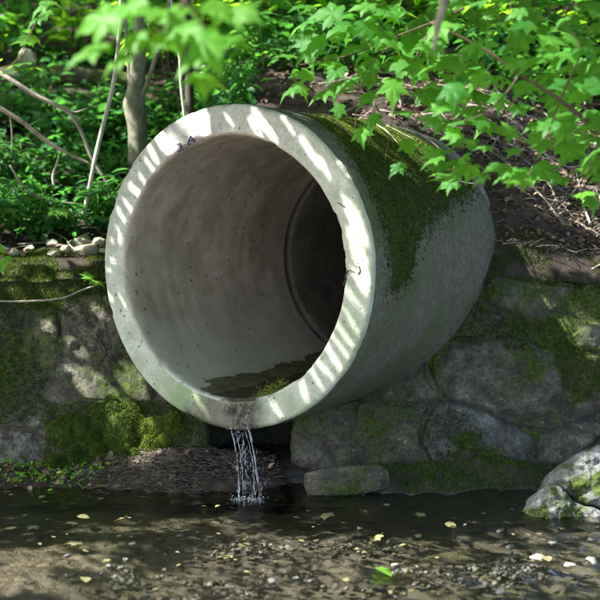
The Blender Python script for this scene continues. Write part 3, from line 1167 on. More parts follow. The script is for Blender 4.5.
moss_on_wall([(-60, 256), (108, 256), (140, 300), (90, 296), (60, 310), (20, 304), (-60, 320)], 12000, 'moss', 'moss', .016, .002, .0, 301)
moss_on_wall([(-60, 300), (24, 300), (30, 340), (50, 380), (30, 420), (-60, 425)], 9000, 'moss', 'moss_dark', .012, .0018, .1, 302)
moss_on_wall([(40, 398), (120, 396), (200, 400), (210, 460), (180, 476), (40, 474)], 14000, 'moss', 'moss', .013, .002, .0, 303, bend=(0, 0, -.5))
moss_on_wall([(470, 268), (610, 270), (600, 290), (560, 286), (480, 282)], 3500, 'moss', 'moss_dark', .014, .002, .0, 304)
moss_on_wall([(430, 415), (470, 415), (490, 450), (480, 474), (440, 468), (422, 440)], 3500, 'moss', 'moss_dark', .010, .0018, .15, 305)
moss_on_wall([(560, 340), (640, 345), (640, 400), (570, 408), (552, 380)], 5000, 'moss', 'moss', .012, .0018, .2, 306)
moss_on_wall([(440, 480), (530, 470), (560, 480), (540, 520), (440, 515)], 6000, 'moss', 'moss', .014, .002, .0, 307)
moss_on_wall([(420, 300), (560, 320), (590, 360), (540, 350), (430, 340)], 5000, 'moss', 'moss_dark', .012, .0018, .15, 308)

def moss_on_top(xr, yr, n, mat, seed, thr=-.1, length=.014):
    P, N = [], []
    x = RNG.uniform(*xr, n); y = RNG.uniform(*yr, n)
    keep = fbm(np.c_[x, y, 0 * x], 7, 4, seed) > thr
    x, y = x[keep], y[keep]
    tz_all = np.where(y >= 4.60, terrain_h(x, y), -1.0)
    for a, c_, zt in zip(x, y, tz_all):
        hit = WALLB.ray_cast(Vector((a, c_, 1.2)), Vector((0, 0, -1)), .6)
        if hit[0] is not None and hit[0][2] > zt: P.append(hit[0][:]); N.append((0, 0, 1))
        else: P.append((a, c_, zt)); N.append((0, 0, 1))
    P = np.array(P); N = np.array(N, float)
    h, q_, zz = to_pipe(P)
    k = np.hypot(h, zz) > R + .01
    V, Fi = blades(P[k], N[k], length, .0019, .6)
    return obj('moss', V, Fi, M[mat], wall, False)


moss_on_top((-1.6, -.45), (4.56, 4.90), 26000, 'moss', 321)
moss_on_top((.7, 1.6), (4.56, 4.76), 12000, 'moss_dark', 322, .0)
nb = 26000
bx = RNG.uniform(.12, 1.2, nb); by = RNG.uniform(3.98, 4.5, nb)
kp = (fbm(np.c_[bx, by, 0 * bx], 6, 4, 331) + .5 * np.exp(-((bx - .75) / .3) ** 2) > .08)
bx, by = bx[kp], by[kp]
bz = BED(bx, by, np.c_[bx, by, 0 * bx])
kp = bz > .004
Pm = np.c_[bx, by, bz][kp]
V, Fi = blades(Pm, np.tile([[0, -.2, 1.0]], (len(Pm), 1)), .012, .0019, .6)
o = obj('moss', V, Fi, M['moss'], None, False)
tag(o, 'dark moss on the mud bank at the foot of the right wall', 'moss', kind='stuff')

# hanging cushions of moss on the left foot of the wall
acc = Acc(); accb = Acc(); accy = Acc()
for (px, py, rx, rz) in [(60, 432, 16, 18), (82, 428, 15, 22), (104, 420, 18, 20), (128, 412, 18, 12), (120, 440, 18, 26), (146, 428, 15, 18), (152, 452, 14, 18), (158, 466, 9, 9),
                         (172, 425, 14, 14), (100, 452, 14, 16), (138, 462, 12, 12), (74, 455, 12, 14), (66, 420, 8, 9), (94, 436, 7, 10), (112, 402, 9, 6), (136, 424, 8, 12), (126, 458, 7, 12), (88, 466, 8, 8), (164, 440, 7, 10), (150, 470, 10, 6), (58, 462, 9, 10), (110, 466, 10, 8)]:
    c = atW(px, py) + np.array([0, -.015, 0])
    k = c[1] / F
    r3 = np.array([rx * k * RNG.uniform(.6, 1.3), .03, rz * k * RNG.uniform(.7, 1.3)]) * .85
    V = ICO3[0] * r3
    V = V * (1 + .75 * fbm(V + c, 16, 4, 77)[:, None]) + c
    acc.add(V, ICO3[1])
    n = 2000
    d = RNG.normal(0, 1, (n, 3)); d[:, 1] = -abs(d[:, 1]); d /= np.linalg.norm(d, axis=1)[:, None]
    Pq = c + d * r3 * (1 + .75 * fbm(d * r3 + c, 16, 4, 77))[:, None] * 1.0
    Vb, Fb = blades(Pq, d, .012, .002, .7, np.array([0, 0, -.3]))
    (accy if px > 140 and py > 420 else accb).add(Vb, Fb)
acc.obj('moss_cushion', M['moss_dark'], wall)
accb.obj('moss', M['moss'], wall, False)
o = accy.obj('moss', M['moss_bright'], wall, False); o['label'] = 'yellow green hanging moss beside the pipe'

# ================================================================== BOULDERS AND BLOCKS
def boulder(name, c, r, mat, seed, rough=.25, flat=0.0, rot=0.0, parent=None, ic=ICO4):
    V = ic[0].copy()
    n = fbm(V + seed * 3.3, 1.3, 4, seed)
    V = V * (1 + rough * n)[:, None]
    # chisel a few planes for a broken-stone look
    rs = np.random.default_rng(seed)
    for k in range(16):
        d = rs.normal(0, 1, 3); d /= np.linalg.norm(d)
        lim = rs.uniform(.55, .85)
        ex = np.clip(V @ d - lim, 0, None)
        V = V - ex[:, None] * d * .97
    V = V * (1 + .03 * fbm(V + seed, 9, 3, seed + 2))[:, None]
    V = V * np.array(r)
    ca, sa = math.cos(rot), math.sin(rot)
    V = V @ np.array([[ca, sa, 0], [-sa, ca, 0], [0, 0, 1]])
    me = mesh_from(name, V, ic[1], True)
    o = link(name, me, M[mat], parent)
    o.location = [float(q) for q in c]
    return o


bat = lambda a, b_: (lambda d: CAM + d * ((3.80 + .32 * CAMH) / (d[1] - .32 * d[2])))(ray(a, b_))
for pp, mt, bl, sd_, lab, cat in [
    ([(556, 480), (566, 464), (582, 452), (598, 444), (640, 436), (700, 440), (700, 520), (640, 518), (602, 506), (580, 500), (566, 492)], 'stone_pale', .07, 71, 'big pale sunlit boulder leaning on the wall at the far right', 'boulder'),
    ([(526, 510), (538, 494), (548, 486), (558, 484), (568, 496), (582, 504), (600, 510), (602, 526), (570, 526), (536, 522)], 'stone_pale', .05, 74, 'low cracked rock with moss on its left shoulder at the water edge', 'rock'),
    ([(603, 512), (640, 522), (690, 526), (690, 552), (630, 548), (606, 534)], 'stone_pale', .07, 78, 'small pale rock cut by the right edge under the big boulder', 'rock')]:
    o = stone(pp, mt, bl, cat, None, sd_, .30, at=bat, rough=2.0)
    tag(o, lab, cat)
    if sd_ == 74: low = o
BB = bvh_of([low])
Pq, Nq = [], []
for k in range(6000):
    q = (RNG.uniform(520, 570), RNG.uniform(480, 524))
    if fbm(np.array([[q[0] * .05, q[1] * .05, 0]]), 1.6, 3, 15)[0] + (545 - q[0]) / 45 < .1: continue
    w_ = bat(*q)
    hit = BB.ray_cast(Vector((w_[0], w_[1] - .4, w_[2])), Vector((0, 1, 0)), .8)
    if hit[0] is not None: Pq.append(hit[0][:]); Nq.append(hit[1][:])
Pq = np.array(Pq); Nq = np.array(Nq); Nq = np.where(Nq[:, 1:2] > 0, -Nq, Nq)
V, Fi = blades(Pq, Nq, .011, .0017, .7, np.array([0, 0, .3]))
obj('moss', V, Fi, M['moss_bright'], low, False)
# flat block lying in the hollow under the pipe
blk = [(306, 474), (330, 468), (376, 465), (388, 472), (386, 486), (360, 494), (326, 501), (308, 498)]
base = atZ(345, 500)
bo = empty('stone_block', base)
o = stone(blk, 'stone_grey', .03, 'block_face', bo, 555, .22, at=lambda a, b_: atY(a, b_, base[1] - .02 + .10), rough=.5)
bpy.data.objects.remove(bo)
o.name = 'stone_block'
o.parent = None
tag(o, 'dark flat stone block lying in the hollow under the pipe', 'stone block')

# ================================================================== DEBRIS BANK under the wall on the left
xs = np.linspace(-1.75, .05, 140); ys = np.linspace(4.0, 4.75, 60)
X, Y = np.meshgrid(xs, ys, indexing='ij')
P = np.stack([X, Y, 0 * X], -1)
prof = smooth(4.12, 4.42, Y + .07 * fbm(P, 3, 2, 401) + .06 * smooth(-.9, -.3, X) * 1.0) * .075
mound = .055 * np.exp(-(((X + .52) / .28) ** 2 + ((Y - 4.33) / .16) ** 2))
Zb = -.02 + prof + mound + .016 * fbm(P, 12, 4, 402)
Zb = Zb * smooth(.05, -.15, X) - .03 * (1 - smooth(.05, -.15, X))
struct(obj('debris_bank', np.stack([X, Y, Zb], -1).reshape(-1, 3), grid_faces(140, 60)[:, ::-1], M['soil']))
from mathutils import kdtree
bank_z = lambda x, y: float(Zb[np.clip(int(round((x + 1.75) / 1.8 * 139)), 0, 139), np.clip(int(round((y - 4.0) / .75 * 59)), 0, 59)])


def straw(n, cx, cy, sx, sy, hfun, lmin, lmax, rmin, rmax, ztilt=.25, lift=.008):
    acc = Acc()
    for k in range(n):
        x = RNG.normal(cx, sx); y = RNG.normal(cy, sy)
        z = hfun(x, y) + RNG.uniform(0, lift)
        L = RNG.uniform(lmin, lmax); a = RNG.normal(0, .9); t = RNG.normal(0, ztilt)
        d = np.array([math.cos(a) * math.cos(t), math.sin(a) * math.cos(t), math.sin(t)])
        p0 = np.array([x, y, z]); bend = RNG.normal(0, .12 * L, 3); bend[2] = abs(bend[2]) * .5
        Vt, Ft = tube([p0 - d * L / 2, p0 + bend, p0 + d * L / 2], RNG.uniform(rmin, rmax), 4, 5)
        acc.add(Vt, Ft)
    return acc


acc = straw(2200, -.5, 4.33, .17, .10, bank_z, .02, .08, .0006, .0017)
M['straw'] = rough_mat('rotting_straw', [(.3, (.03, .025, .018)), (.7, (.15, .13, .10))], 24, .4, .002, .85)
o = acc.obj('plant_debris', M['straw'])
tag(o, 'heap of dead grass and twigs washed up left of the falling water', 'plant debris', kind='stuff')
acc = Acc()
n = 520
bx = RNG.uniform(-1.6, -.1, n); by = RNG.normal(4.36, .09, n)
bz = np.array([bank_z(a, c_) for a, c_ in zip(bx, by)])
acc.inst(SMALL[0], SMALL[1], rand_rots(n, .6) * RNG.uniform(.015, .045, n)[:, None, None], np.c_[bx, by, bz + .006])
o = acc.obj('leaf_litter', M['dry_leaf'])
tag(o, 'brown leaves caught in the washed up debris under the left wall', 'leaf litter', kind='stuff')
acc = Acc()
n = 420
bx = np.concatenate([RNG.uniform(-1.6, -.75, n // 2), RNG.normal(-1.0, .12, n - n // 2)]); by = RNG.normal(4.30, .07, n)
bz = np.array([bank_z(a, c_) for a, c_ in zip(bx, by)])
acc.inst(SMALL[0], SMALL[1], rand_rots(n, .6) * RNG.uniform(.012, .03, n)[:, None, None], np.c_[bx, by, bz + .012])
o = acc.obj('ground_cover', M['leaf_lime'])
tag(o, 'tiny green leaflets sprouting from the mud at the foot of the left wall', 'ground cover', kind='stuff')
acc = straw(420, -1.05, 4.38, .3, .08, bank_z, .03, .10, .0008, .002)
o = acc.obj('plant_debris', M['bark_red'])
tag(o, 'brown rotting stalks strewn along the foot of the left wall', 'plant debris', kind='stuff')

# ================================================================== GROUND VEGETATION
def veg(n, xr, yr, tmpl, smin, smax, mat, name, hgt=(.02, .16), tilt=.45, dens=None, seed=0, avoid_pipe=True):
    x = RNG.uniform(*xr, n); y = RNG.uniform(*yr, n)
    P = np.c_[x, y, 0 * x]
    if dens is not None:
        keep = RNG.uniform(0, 1, n) < dens(x, y, P)
        x, y = x[keep], y[keep]
    z = terrain_h(x, y)
    if avoid_pipe:
        h, s, zz = to_pipe(np.c_[x, y, z])
        k = ~((np.abs(h) < R + .02) & (s > -.2) & (z < 1.5) & (s < 1.6))
        x, y, z = x[k], y[k], z[k]
    n = len(x)
    # clusters of 4-6 leaves per plant
    acc = Acc()
    per = 5
    xx = np.repeat(x, per) + RNG.normal(0, .03, n * per); yy = np.repeat(y, per) + RNG.normal(0, .03, n * per)
    zz = np.repeat(z + RNG.uniform(*hgt, n), per) + RNG.normal(0, .02, n * per)
    sc_ = RNG.uniform(smin, smax, n * per)
    Mx = rand_rots(n * per, tilt) * sc_[:, None, None]
    acc.inst(tmpl[0], tmpl[1], Mx, np.c_[xx, yy, zz])
    o = acc.obj(name, M[mat])
    return o


clump = lambda sc_, lo, hi, sd: (lambda x, y, P: smooth(lo, hi, fbm(P, sc_, 3, sd)))
# left slope: low herbs, patchy, none on the bare bank at the back
dl = lambda x, y, P: smooth(-.22, .25, fbm(P, 3.2, 4, 501)) * smooth(4.82, 4.98, y) * (1 - .97 * np.exp(-((y - 7.0) / .40) ** 4) * (x < -.6))
o = veg(7000, (-2.6, -.25), (4.85, 7.6), SMALL, .018, .078, 'leaf_herb', 'ground_cover', (.01, .14), .5, dl)
tag(o, 'low green herbs carpeting the slope left of the pipe', 'ground cover', kind='stuff')
dr = lambda x, y, P: smooth(-.1, .25, fbm(P, 1.7, 3, 502)) * smooth(5.3, 6.2, y)
o = veg(5200, (-.4, 3.0), (5.2, 9.5), SMALL, .04, .085, 'leaf_dark', 'ground_cover', (.02, .2), .5, dr)
tag(o, 'leafy undergrowth on the slope behind and right of the pipe', 'ground cover', kind='stuff')
o = veg(7500, (-4.2, 4.2), (7.2, 13), SMALL, .06, .12, 'leaf_dark', 'ground_cover', (.02, .35), .5, clump(1.0, -.35, .1, 503))
tag(o, 'dense dark undergrowth high on the hillside at the back', 'ground cover', kind='stuff')

# leaf litter
def litter(n, xr, yr, dens, mat, smin, smax, tmpl=SMALL):
    x = RNG.uniform(*xr, n); y = RNG.uniform(*yr, n)
    P = np.c_[x, y, 0 * x]
    keep = RNG.uniform(0, 1, n) < dens(x, y, P)
    x, y = x[keep], y[keep]
    z = terrain_h(x, y) + RNG.uniform(.003, .02, len(x))
    h, s, zz = to_pipe(np.c_[x, y, z])
    k = ~((np.hypot(h, zz) < R + .01))
    x, y, z = x[k], y[k], z[k]
    acc = Acc()
    acc.inst(tmpl[0], tmpl[1], rand_rots(len(x), .5) * RNG.uniform(smin, smax, len(x))[:, None, None], np.c_[x, y, z])
    return acc.obj


o = litter(16000, (-2.6, 3), (4.72, 8.5), lambda x, y, P: .3 + .7 * smooth(-.5, .4, x), 'dry_leaf', .02, .055)('leaf_litter', M['dry_leaf'])
tag(o, 'brown dead leaves littering the bare soil above the wall', 'leaf litter', kind='stuff')

o = litter(5200, (.45, 1.9), (4.74, 5.9), lambda x, y, P: .35 + .65 * smooth(.7, 1.2, x), 'dry_leaf', .014, .038)('leaf_litter', M['dry_leaf'])
tag(o, 'small crumbled dead leaves on the soil right of the pipe', 'leaf litter', kind='stuff')
acc = straw(900, 1.15, 5.05, .35, .22, lambda x, y: tz(x, max(y, 4.72)), .03, .13, .0008, .0024, .3, .015)
o = acc.obj('plant_debris', M['straw'])
tag(o, 'broken twigs and rootlets in the soil right of the pipe', 'plant debris', kind='stuff')
# sticks on the slope
n_st = 0
for k in range(95):
    x = RNG.uniform(.25, 1.7) if k < 70 else RNG.uniform(-1.7, -.5)
    y = RNG.uniform(4.85, 6.4)
    z = float(terrain_h(np.array([x]), np.array([y]))[0])
    h, s, zz = to_pipe(np.array([x, y, z]))
    if np.hypot(h, zz) < R + .04: continue
    L = RNG.uniform(.12, .5); a = RNG.uniform(0, math.pi)
    pts = []
    for t in np.linspace(-.5, .5, 4):
        q = np.array([x + math.cos(a) * t * L + RNG.normal(0, .012), y + math.sin(a) * t * L + RNG.normal(0, .012), 0])
        q[2] = terrain_h(q[:1], q[1:2])[0] + .012 + RNG.uniform(0, .02)
        pts.append(q)
    V, Fs = tube(pts, np.linspace(1, .5, 4) * RNG.uniform(.0022, .006), 5, 10)
    c = np.array([x, y, z])
    o = link('stick', mesh_from('stick', V - c, Fs), M['dead' if k % 3 else 'pale'])
    o.location = c.tolist()
    side = 'the leaf litter right of the pipe' if x > .8 else 'the soil bank behind the pipe' if x > 0 else 'the herb slope left of the pipe'
    tag(o, ('thin grey fallen stick on ' if k % 3 else 'pale bare fallen stick on ') + side, 'stick', 'fallen sticks on the slope')

# ================================================================== TREES, SAPLINGS, DEAD BRANCHES


def woody(name, label, cat, paths, mat, sides=10, n=40, rough=.12, part='trunk', group=None):
    """paths: list of (points, radii, part name)"""
    base = np.array(paths[0][0][0])
    if len(paths) == 1:
        V, Fs = tube(paths[0][0], paths[0][1], sides, n, rough, 5)
        o = link(name, mesh_from(name, V - base, Fs), mat); o.location = base.tolist()
        return tag(o, label, cat, group)
    e = empty(name, base)
    tag(e, label, cat, group)
    for pts, rad, pn in paths:
        V, Fs = tube(pts, rad, sides, n, rough, 5)
        obj(pn, V, Fs, mat, e)
    return e


def pxl(pts, Y):
    return [atY(a, b_, Y + (q[0] if q else 0)) for a, b_, *q in pts]


Yt = 5.75
tr = pxl([(137, 176), (138, 150), (137, 125), (134.5, 105), (136, 90), (138, 60), (140, 30), (141, 0), (143, -60), (146, -200)], Yt)
tr[0][2] = tz(tr[0][0], Yt) - .05
tree = woody('tree', 'slim grey green tree with a swollen fork standing behind the pipe rim', 'tree', [
    (tr, [.054, .051, .050, .058, .047, .041, .036, .034, .032, .03], 'trunk'),
    (pxl([(137, 103), (144, 92), (149, 78), (155, 60), (162, 40), (168, 10), (172, -30)], Yt - .02), [.016, .014, .012, .011, .010, .009, .007], 'limb'),
    (pxl([(133, 101), (130, 88), (129, 70), (127, 45), (125, 10), (122, -30)], Yt - .02), [.014, .010, .009, .008, .007, .006], 'limb')], M['bark'], 14, 70)
s2 = pxl([(191, 150), (190, 110), (189, 70), (187, 30), (186, 0), (184, -100)], 6.1); s2[0][2] = tz(s2[0][0], 6.1) - .05
woody('tree', 'thin dark trunk rising right of the forked grey green tree', 'tree', [(s2, [.026, .025, .024, .023, .022, .02], 'trunk')], M['bark_dark'], 10, 50)
woody('sapling_stem', 'pale bare curved sapling stem leaning left of the forked tree', 'sapling', [(pxl([(83, 218), (88, 195), (96, 155), (104, 122), (112, 90), (117, 60), (119, 30), (121, 0), (122, -60)], 5.15), [.010, .0105, .0105, .0105, .010, .0095, .009, .009, .008], 'stem')], M['pale'], 8, 60)
woody('sapling_stem', 'very thin pale wavy stem hanging down to the top of the pipe rim', 'sapling', [(pxl([(186, 132), (184, 112), (181, 85), (180, 60), (177, 40), (176, 22), (172, 5), (168, -30)], 5.2), [.006, .007, .007, .0075, .007, .0065, .006, .005], 'stem')], M['pale'], 8, 60)
woody('sapling_stem', 'thin brown crooked shoot between the two trunks', 'sapling', [(pxl([(181, 130), (178, 100), (172, 75), (168, 58), (172, 40)], 5.3), [.005, .005, .0045, .004, .003], 'stem')], M['bark_dark'], 6, 40)
woody('dead_branch', 'upper grey dead branch arching over the herbs at far left', 'branch', [
    (pxl([(-30, 55, .1), (8, 78), (35, 95), (62, 108), (72, 116), (82, 133), (92, 158), (103, 176), (113, 192)], 5.4), [.012, .0115, .011, .0115, .0105, .010, .009, .008, .006], 'branch_stem'),
    (pxl([(66, 110), (76, 112), (88, 108)], 5.4), [.006, .004, .002], 'twig')], M['dead'], 8, 50)
woody('dead_branch', 'lower grey dead branch sloping down to the right at far left', 'branch', [
    (pxl([(-30, 88), (0, 108), (22, 122), (45, 140), (65, 152), (90, 164)], 5.35), [.011, .011, .0105, .010, .009, .006], 'branch_stem'),
    (pxl([(10, 115), (12, 135), (11, 158)], 5.35), [.004, .003, .002], 'twig')], M['dead'], 8, 40)
woody('broken_stalk', 'short pale broken stalk among the herbs below the dead branches', 'stalk', [(pxl([(54, 186), (53, 175), (57, 163), (59, 154)], 5.25), [.007, .006, .005, .004], 's')], M['pale'], 7, 16)
woody('dead_branch', 'thin dark dead branch lying low in the herbs near the left edge', 'branch', [(pxl([(10, 165), (22, 184), (38, 197), (60, 202), (85, 204)], 5.2), [.005, .006, .005, .004, .003], 's')], M['dead'], 7, 30)
woody('fallen_log', 'mossy fallen log lying across the bank at upper left', 'log', [([np.array([-2.1, 7.0, tz(-2.1, 7.0) + .06]), np.array([-1.6, 7.05, tz(-1.6, 7.05) + .07]), np.array([-1.0, 7.0, tz(-1.0, 7.0) + .05])], [.065, .06, .05], 'l')], M['stone_mossy'], 14, 40, .15)
p = atY(40, 48, 7.6); p[2] = tz(p[0], 7.6) + .04
o = boulder('rock', (float(p[0]), 7.2, tz(p[0], 7.2) + .10), (.085, .08, .09), 'rock_pale', 21, .45); tag(o, 'pale grey rock on the bank at upper left', 'rock')
# the twig lying across the left ledge
woody('twig', 'long thin pale twig lying across the mossy top of the left wall', 'twig', [(pxl([(-25, 299), (0, 301), (30, 301), (62, 298), (82, 290), (106, 282)], 4.5), [.0035, .0042, .0045, .004, .0035, .002], 't')], M['dead'], 6, 40, .1)
woody('twig', 'short thin twig on the soil at the right edge', 'twig', [(pxl([(560, 275), (585, 272), (605, 263), (640, 258)], 4.66), [.003, .004, .004, .004], 't')], M['dead'], 6, 30, .1)

# pale stones on the left ledge
for k, (px, py, rx, rz, lab) in enumerate([(82, 234, 13, 10, 'tall lime crusted stone under the leaning sapling on the left ledge'), (88, 250, 17, 7, 'broad flat pale stone touching the pipe rim on the left ledge'),
                                           (52, 236, 8, 6, 'pale roundish stone left of the lime crusted one'), (53, 254, 8, 5, 'small buff stone at the front of the left ledge'),
                                           (30, 243, 7, 5, 'greenish stone half under the herbs on the left ledge'), (98, 238, 8, 8, 'yellowish stone wedged beside the pipe rim'), (14, 248, 7, 5, 'leftmost small stone on the left ledge'), (66, 243, 7, 5, 'middle little stone between the herbs on the left ledge')]):
    Yr = 4.92 - (py - 240) * .012
    p = atY(px, py, Yr); kk = Yr / F
    z = tz(p[0], Yr) + rz * kk * .5
    o = boulder('stone', (p[0], Yr, z), (rx * kk, rx * kk * .8, rz * kk), 'rock_pale', 40 + k, .5, ic=ICO4)
    tag(o, lab, 'stone', 'pale stones on the left ledge')


# understory shrubs: stem + foliage, shared meshes copied over the slope
def shrub_mesh(seed, h, nst, tmpl, smin, smax, nl):
    rs = np.random.default_rng(seed)
    st = Acc(); lv = Acc()
    T = []; Mx = []
    for k in range(nst):
        a = rs.uniform(0, 2 * math.pi); sp_ = rs.uniform(.1, .55) * h
        hh = h * rs.uniform(.6, 1.0)
        top = np.array([math.cos(a) * sp_, math.sin(a) * sp_, hh])
        midp = top * np.array([.35, .35, .55])
        V, Fs = tube([np.zeros(3), midp, top], [.006, .004, .0015], 5, 12)
        st.add(V, Fs)
        path = spline([np.zeros(3), midp, top], 40)
        for q in range(nl):
            t = rs.uniform(.25, 1.0)
            p = path[int(t * 39)]
            az = rs.uniform(0, 2 * math.pi)
            out = np.array([math.cos(az), math.sin(az), rs.uniform(-.25, .35)])
            L = rs.uniform(.02, .10)
            p2 = p + out * L
            Vt, Ft = tube([p, p2], [.0013, .0008], 3, 3)
            st.add(Vt, Ft)
            zd = np.array([0, 0, 1.0]) + rs.normal(0, .35, 3)
            Mx.append(frame(zd, out) * rs.uniform(smin, smax)); T.append(p2)
    lv.inst(tmpl[0], tmpl[1], np.array(Mx), np.array(T))
    return st.mesh('stem'), lv.mesh('foliage')


def place_shrub(meshes, mats, x, y, rot, s, label, group, name='shrub', cat='shrub', z=None):
    e = empty(name, (x, y, tz(x, y) if z is None else z))
    e.rotation_euler = (0, 0, rot); e.scale = (s, s, s)
    tag(e, label, cat, group)
    for nm, me, mt in zip(('stem', 'foliage'), meshes, mats):
        if not me.materials: me.materials.append(mt)
        o = bpy.data.objects.new(nm, me); COL.objects.link(o); o.parent = e
    return e


kinds = []
for k in range(4):
    kinds.append((shrub_mesh(600 + k, .55, 6, MAPLE, .05, .10, 12), (M['bark_red'], M['leaf_dark'])))
for k in range(3):
    kinds.append((shrub_mesh(620 + k, .45, 7, OVAL, .06, .11, 14), (M['bark_red'], M['leaf_maple'])))
herbs = [(shrub_mesh(640 + k, .26, 6, OVAL, .045, .08, 9), (M['grass'], M['leaf_herb'])) for k in range(3)]
spots = []
for k in range(150):
    y = RNG.uniform(6.2, 10.5); x = RNG.uniform(-.33, .36) * y
    if -0.33 * y < x < -.12 * y and 6.6 < y < 7.4: continue
    px = 300 + F * x / y
    if px < 200 and y < 7: continue
    spots.append((x, y, px))
for k, (x, y, px) in enumerate(spots):
    me, mt = kinds[k % len(kinds)]
    where = 'at upper left behind the trunks' if px < 210 else 'on the slope straight above the pipe' if px < 400 else 'on the slope at upper right'
    what = 'lobed leaf' if k % len(kinds) < 4 else 'oval leaf'
    far = 'high far' if y > 8.5 else 'nearer'
    place_shrub(me, mt, x, y, RNG.uniform(0, 6.28), RNG.uniform(.8, 1.5), f'{far} green {what} shrub {where}', 'shrubs on the hillside')
for k in range(84):
    if k < 40:
        x = RNG.uniform(-1.75, -.62); y = RNG.uniform(5.0, 6.7)
    else:
        x = RNG.uniform(-.2, 2.0); y = RNG.uniform(5.7, 7.0)
    me, mt = herbs[k % 3]
    where = 'left of the pipe' if k < 40 else 'behind the pipe'
    place_shrub(me, mt, x, y, RNG.uniform(0, 6.28), RNG.uniform(.7, 1.3), f'small green herb with oval leaves on the slope {where}', 'herbs on the slope', 'herb', 'herb')
# nettle-like upright plant behind the rim
p = atY(265, 112, 5.9)
place_shrub(herbs[0][0], herbs[0][1], p[0], 5.9, .5, 1.5, 'upright nettle like plant just behind the top of the pipe rim', 'herbs on the slope', 'herb', 'herb')

# grass tuft on the right slope
acc = Acc()
for k in range(150):
    b0 = atY(415, 100, 6.0); b0 = np.array([b0[0] + RNG.normal(0, .04), 6.0 + RNG.normal(0, .04), 0]); b0[2] = tz(b0[0], b0[1])
    a = RNG.uniform(0, 2 * math.pi); L = RNG.uniform(.12, .32)
    d = np.array([math.cos(a), math.sin(a), 0])
    w = np.array([-d[1], d[0], 0]) * .0025
    pts = [b0, b0 + d * L * .25 + [0, 0, L * .6], b0 + d * L * .7 + [0, 0, L * .7]]
    V = [pts[0] - w, pts[0] + w, pts[1] + w, pts[1] - w, pts[2]]
    acc.add(V, [np.array([[0, 1, 2, 3]])]); acc.add([V[3], V[2], V[4]], np.array([[0, 1, 2]]))
o = acc.obj('grass_tuft', M['grass'], None, False)
tag(o, 'tuft of thin arching grass on the slope behind the maple leaves', 'grass tuft')

# ================================================================== OVERHANGING MAPLE BRANCHES (near the camera)
def branch(name, label, twigs, leaves, mat_leaf, depth_jit=.05, sides=7):
    """twigs: list of (px path, depth(s), r0, r1); leaves: (px, py, depth, width px, direction degrees in picture, tilt)"""
    base = atY(*twigs[0][0][0], twigs[0][1])
    e = empty(name, base)
    tag(e, label, 'branch')
    stem = Acc(); lv = Acc()
    for path, Y0, r0, r1 in twigs:
        pts = [atY(a, b_, Y0 + (q[0] if q else 0)) for a, b_, *q in path]
        V, Fs = tube(pts, np.array([r0, (r0 + r1) / 2, r1]) * .72, sides, 30, .25, 3)
        stem.add(V, Fs)
    Ms, Ts = [], []
    for (px, py, Y0, w, ang_, tl) in leaves:
        Y1 = Y0 + RNG.normal(0, depth_jit)
        size = w * Y1 / F / 1.15
        a = math.radians(ang_)
        ydir = np.array([math.cos(a), RNG.normal(-.15, .25), -math.sin(a)])
        zdir = np.array([RNG.normal(-.15, .25), -tl, 1.0 - .45 * tl])
        fr = frame(zdir, ydir)
        c = atY(px, py, Y1) - fr @ np.array([0, .45, 0]) * size
        Ms.append(fr * size); Ts.append(c)
    Ms = np.array(Ms) * np.stack([RNG.uniform(.68, 1.0, len(Ms)), np.ones(len(Ms)), RNG.uniform(.6, 1.8, len(Ms))], -1)[:, None, :]
    lv.inst(MAPLE[0], MAPLE[1], Ms, np.array(Ts))
    stem.obj('twig', M['bark_red'], e)
    lv.obj('foliage', mat_leaf, e, True)
    return e


J = lambda a, s: a + RNG.normal(0, s)
# top-centre branch, close and out of focus
top = [(98, 20, 60, 185), (88, 52, 52, 175), (128, 44, 46, 160), (145, 37, 46, 100), (116, 62, 36, 130), (165, 40, 46, 60), (188, 32, 55, 20), (208, 46, 60, 70), (232, 40, 44, 40), (204, 82, 44, 95),
       (190, 62, 40, 110), (225, 12, 50, 10), (196, 8, 50, 340), (245, 14, 40, 20), (150, 12, 50, 200), (172, 14, 44, 250), (128, 8, 50, 190), (215, 66, 36, 60), (60, 40, 0, 0)]
lv = [(x, y, 2.15, w, a, RNG.uniform(.3, .9)) for x, y, w, a in top if w]
branch('maple_branch', 'blurred bright maple branch hanging across the top left in front of the trunks',
       [([(200, -60), (190, -10), (170, 20), (140, 40), (100, 42)], 2.15, .006, .002), ([(185, 0), (205, 30), (215, 60), (205, 75)], 2.15, .004, .0015), ([(195, -20), (225, 10), (250, 15)], 2.15, .004, .0015)],
       lv, M['leaf_fore'])
# far left small branch
lv = [(40, 8, 3.3, 26, 200, .5), (36, 20, 3.3, 22, 110, .5), (44, 14, 3.3, 20, 150, .7), (28, 38, 3.3, 26, 140, .5), (22, 42, 3.3, 22, 160, .3), (18, 64, 3.3, 30, 200, .2), (5, 72, 3.3, 34, 190, .2), (30, 68, 3.3, 22, 20, .2), (-8, 66, 3.3, 26, 200, .3), (50, 2, 3.3, 22, 20, .4)]
branch('maple_branch', 'sparse branch with small pale leaves in the top left corner', [([(60, -30), (45, 5), (32, 30), (15, 62), (-10, 70)], 3.3, .004, .0015)], lv, M['leaf_maple'])
# left-edge leaf
branch('maple_branch', 'single bright leaf poking in at the left edge above the mossy wall', [([(-40, 240), (-15, 252), (0, 262)], 3.6, .003, .0015)], [(2, 264, 3.6, 26, 60, .5), (-8, 250, 3.6, 26, 120, .5)], M['leaf_fore'])
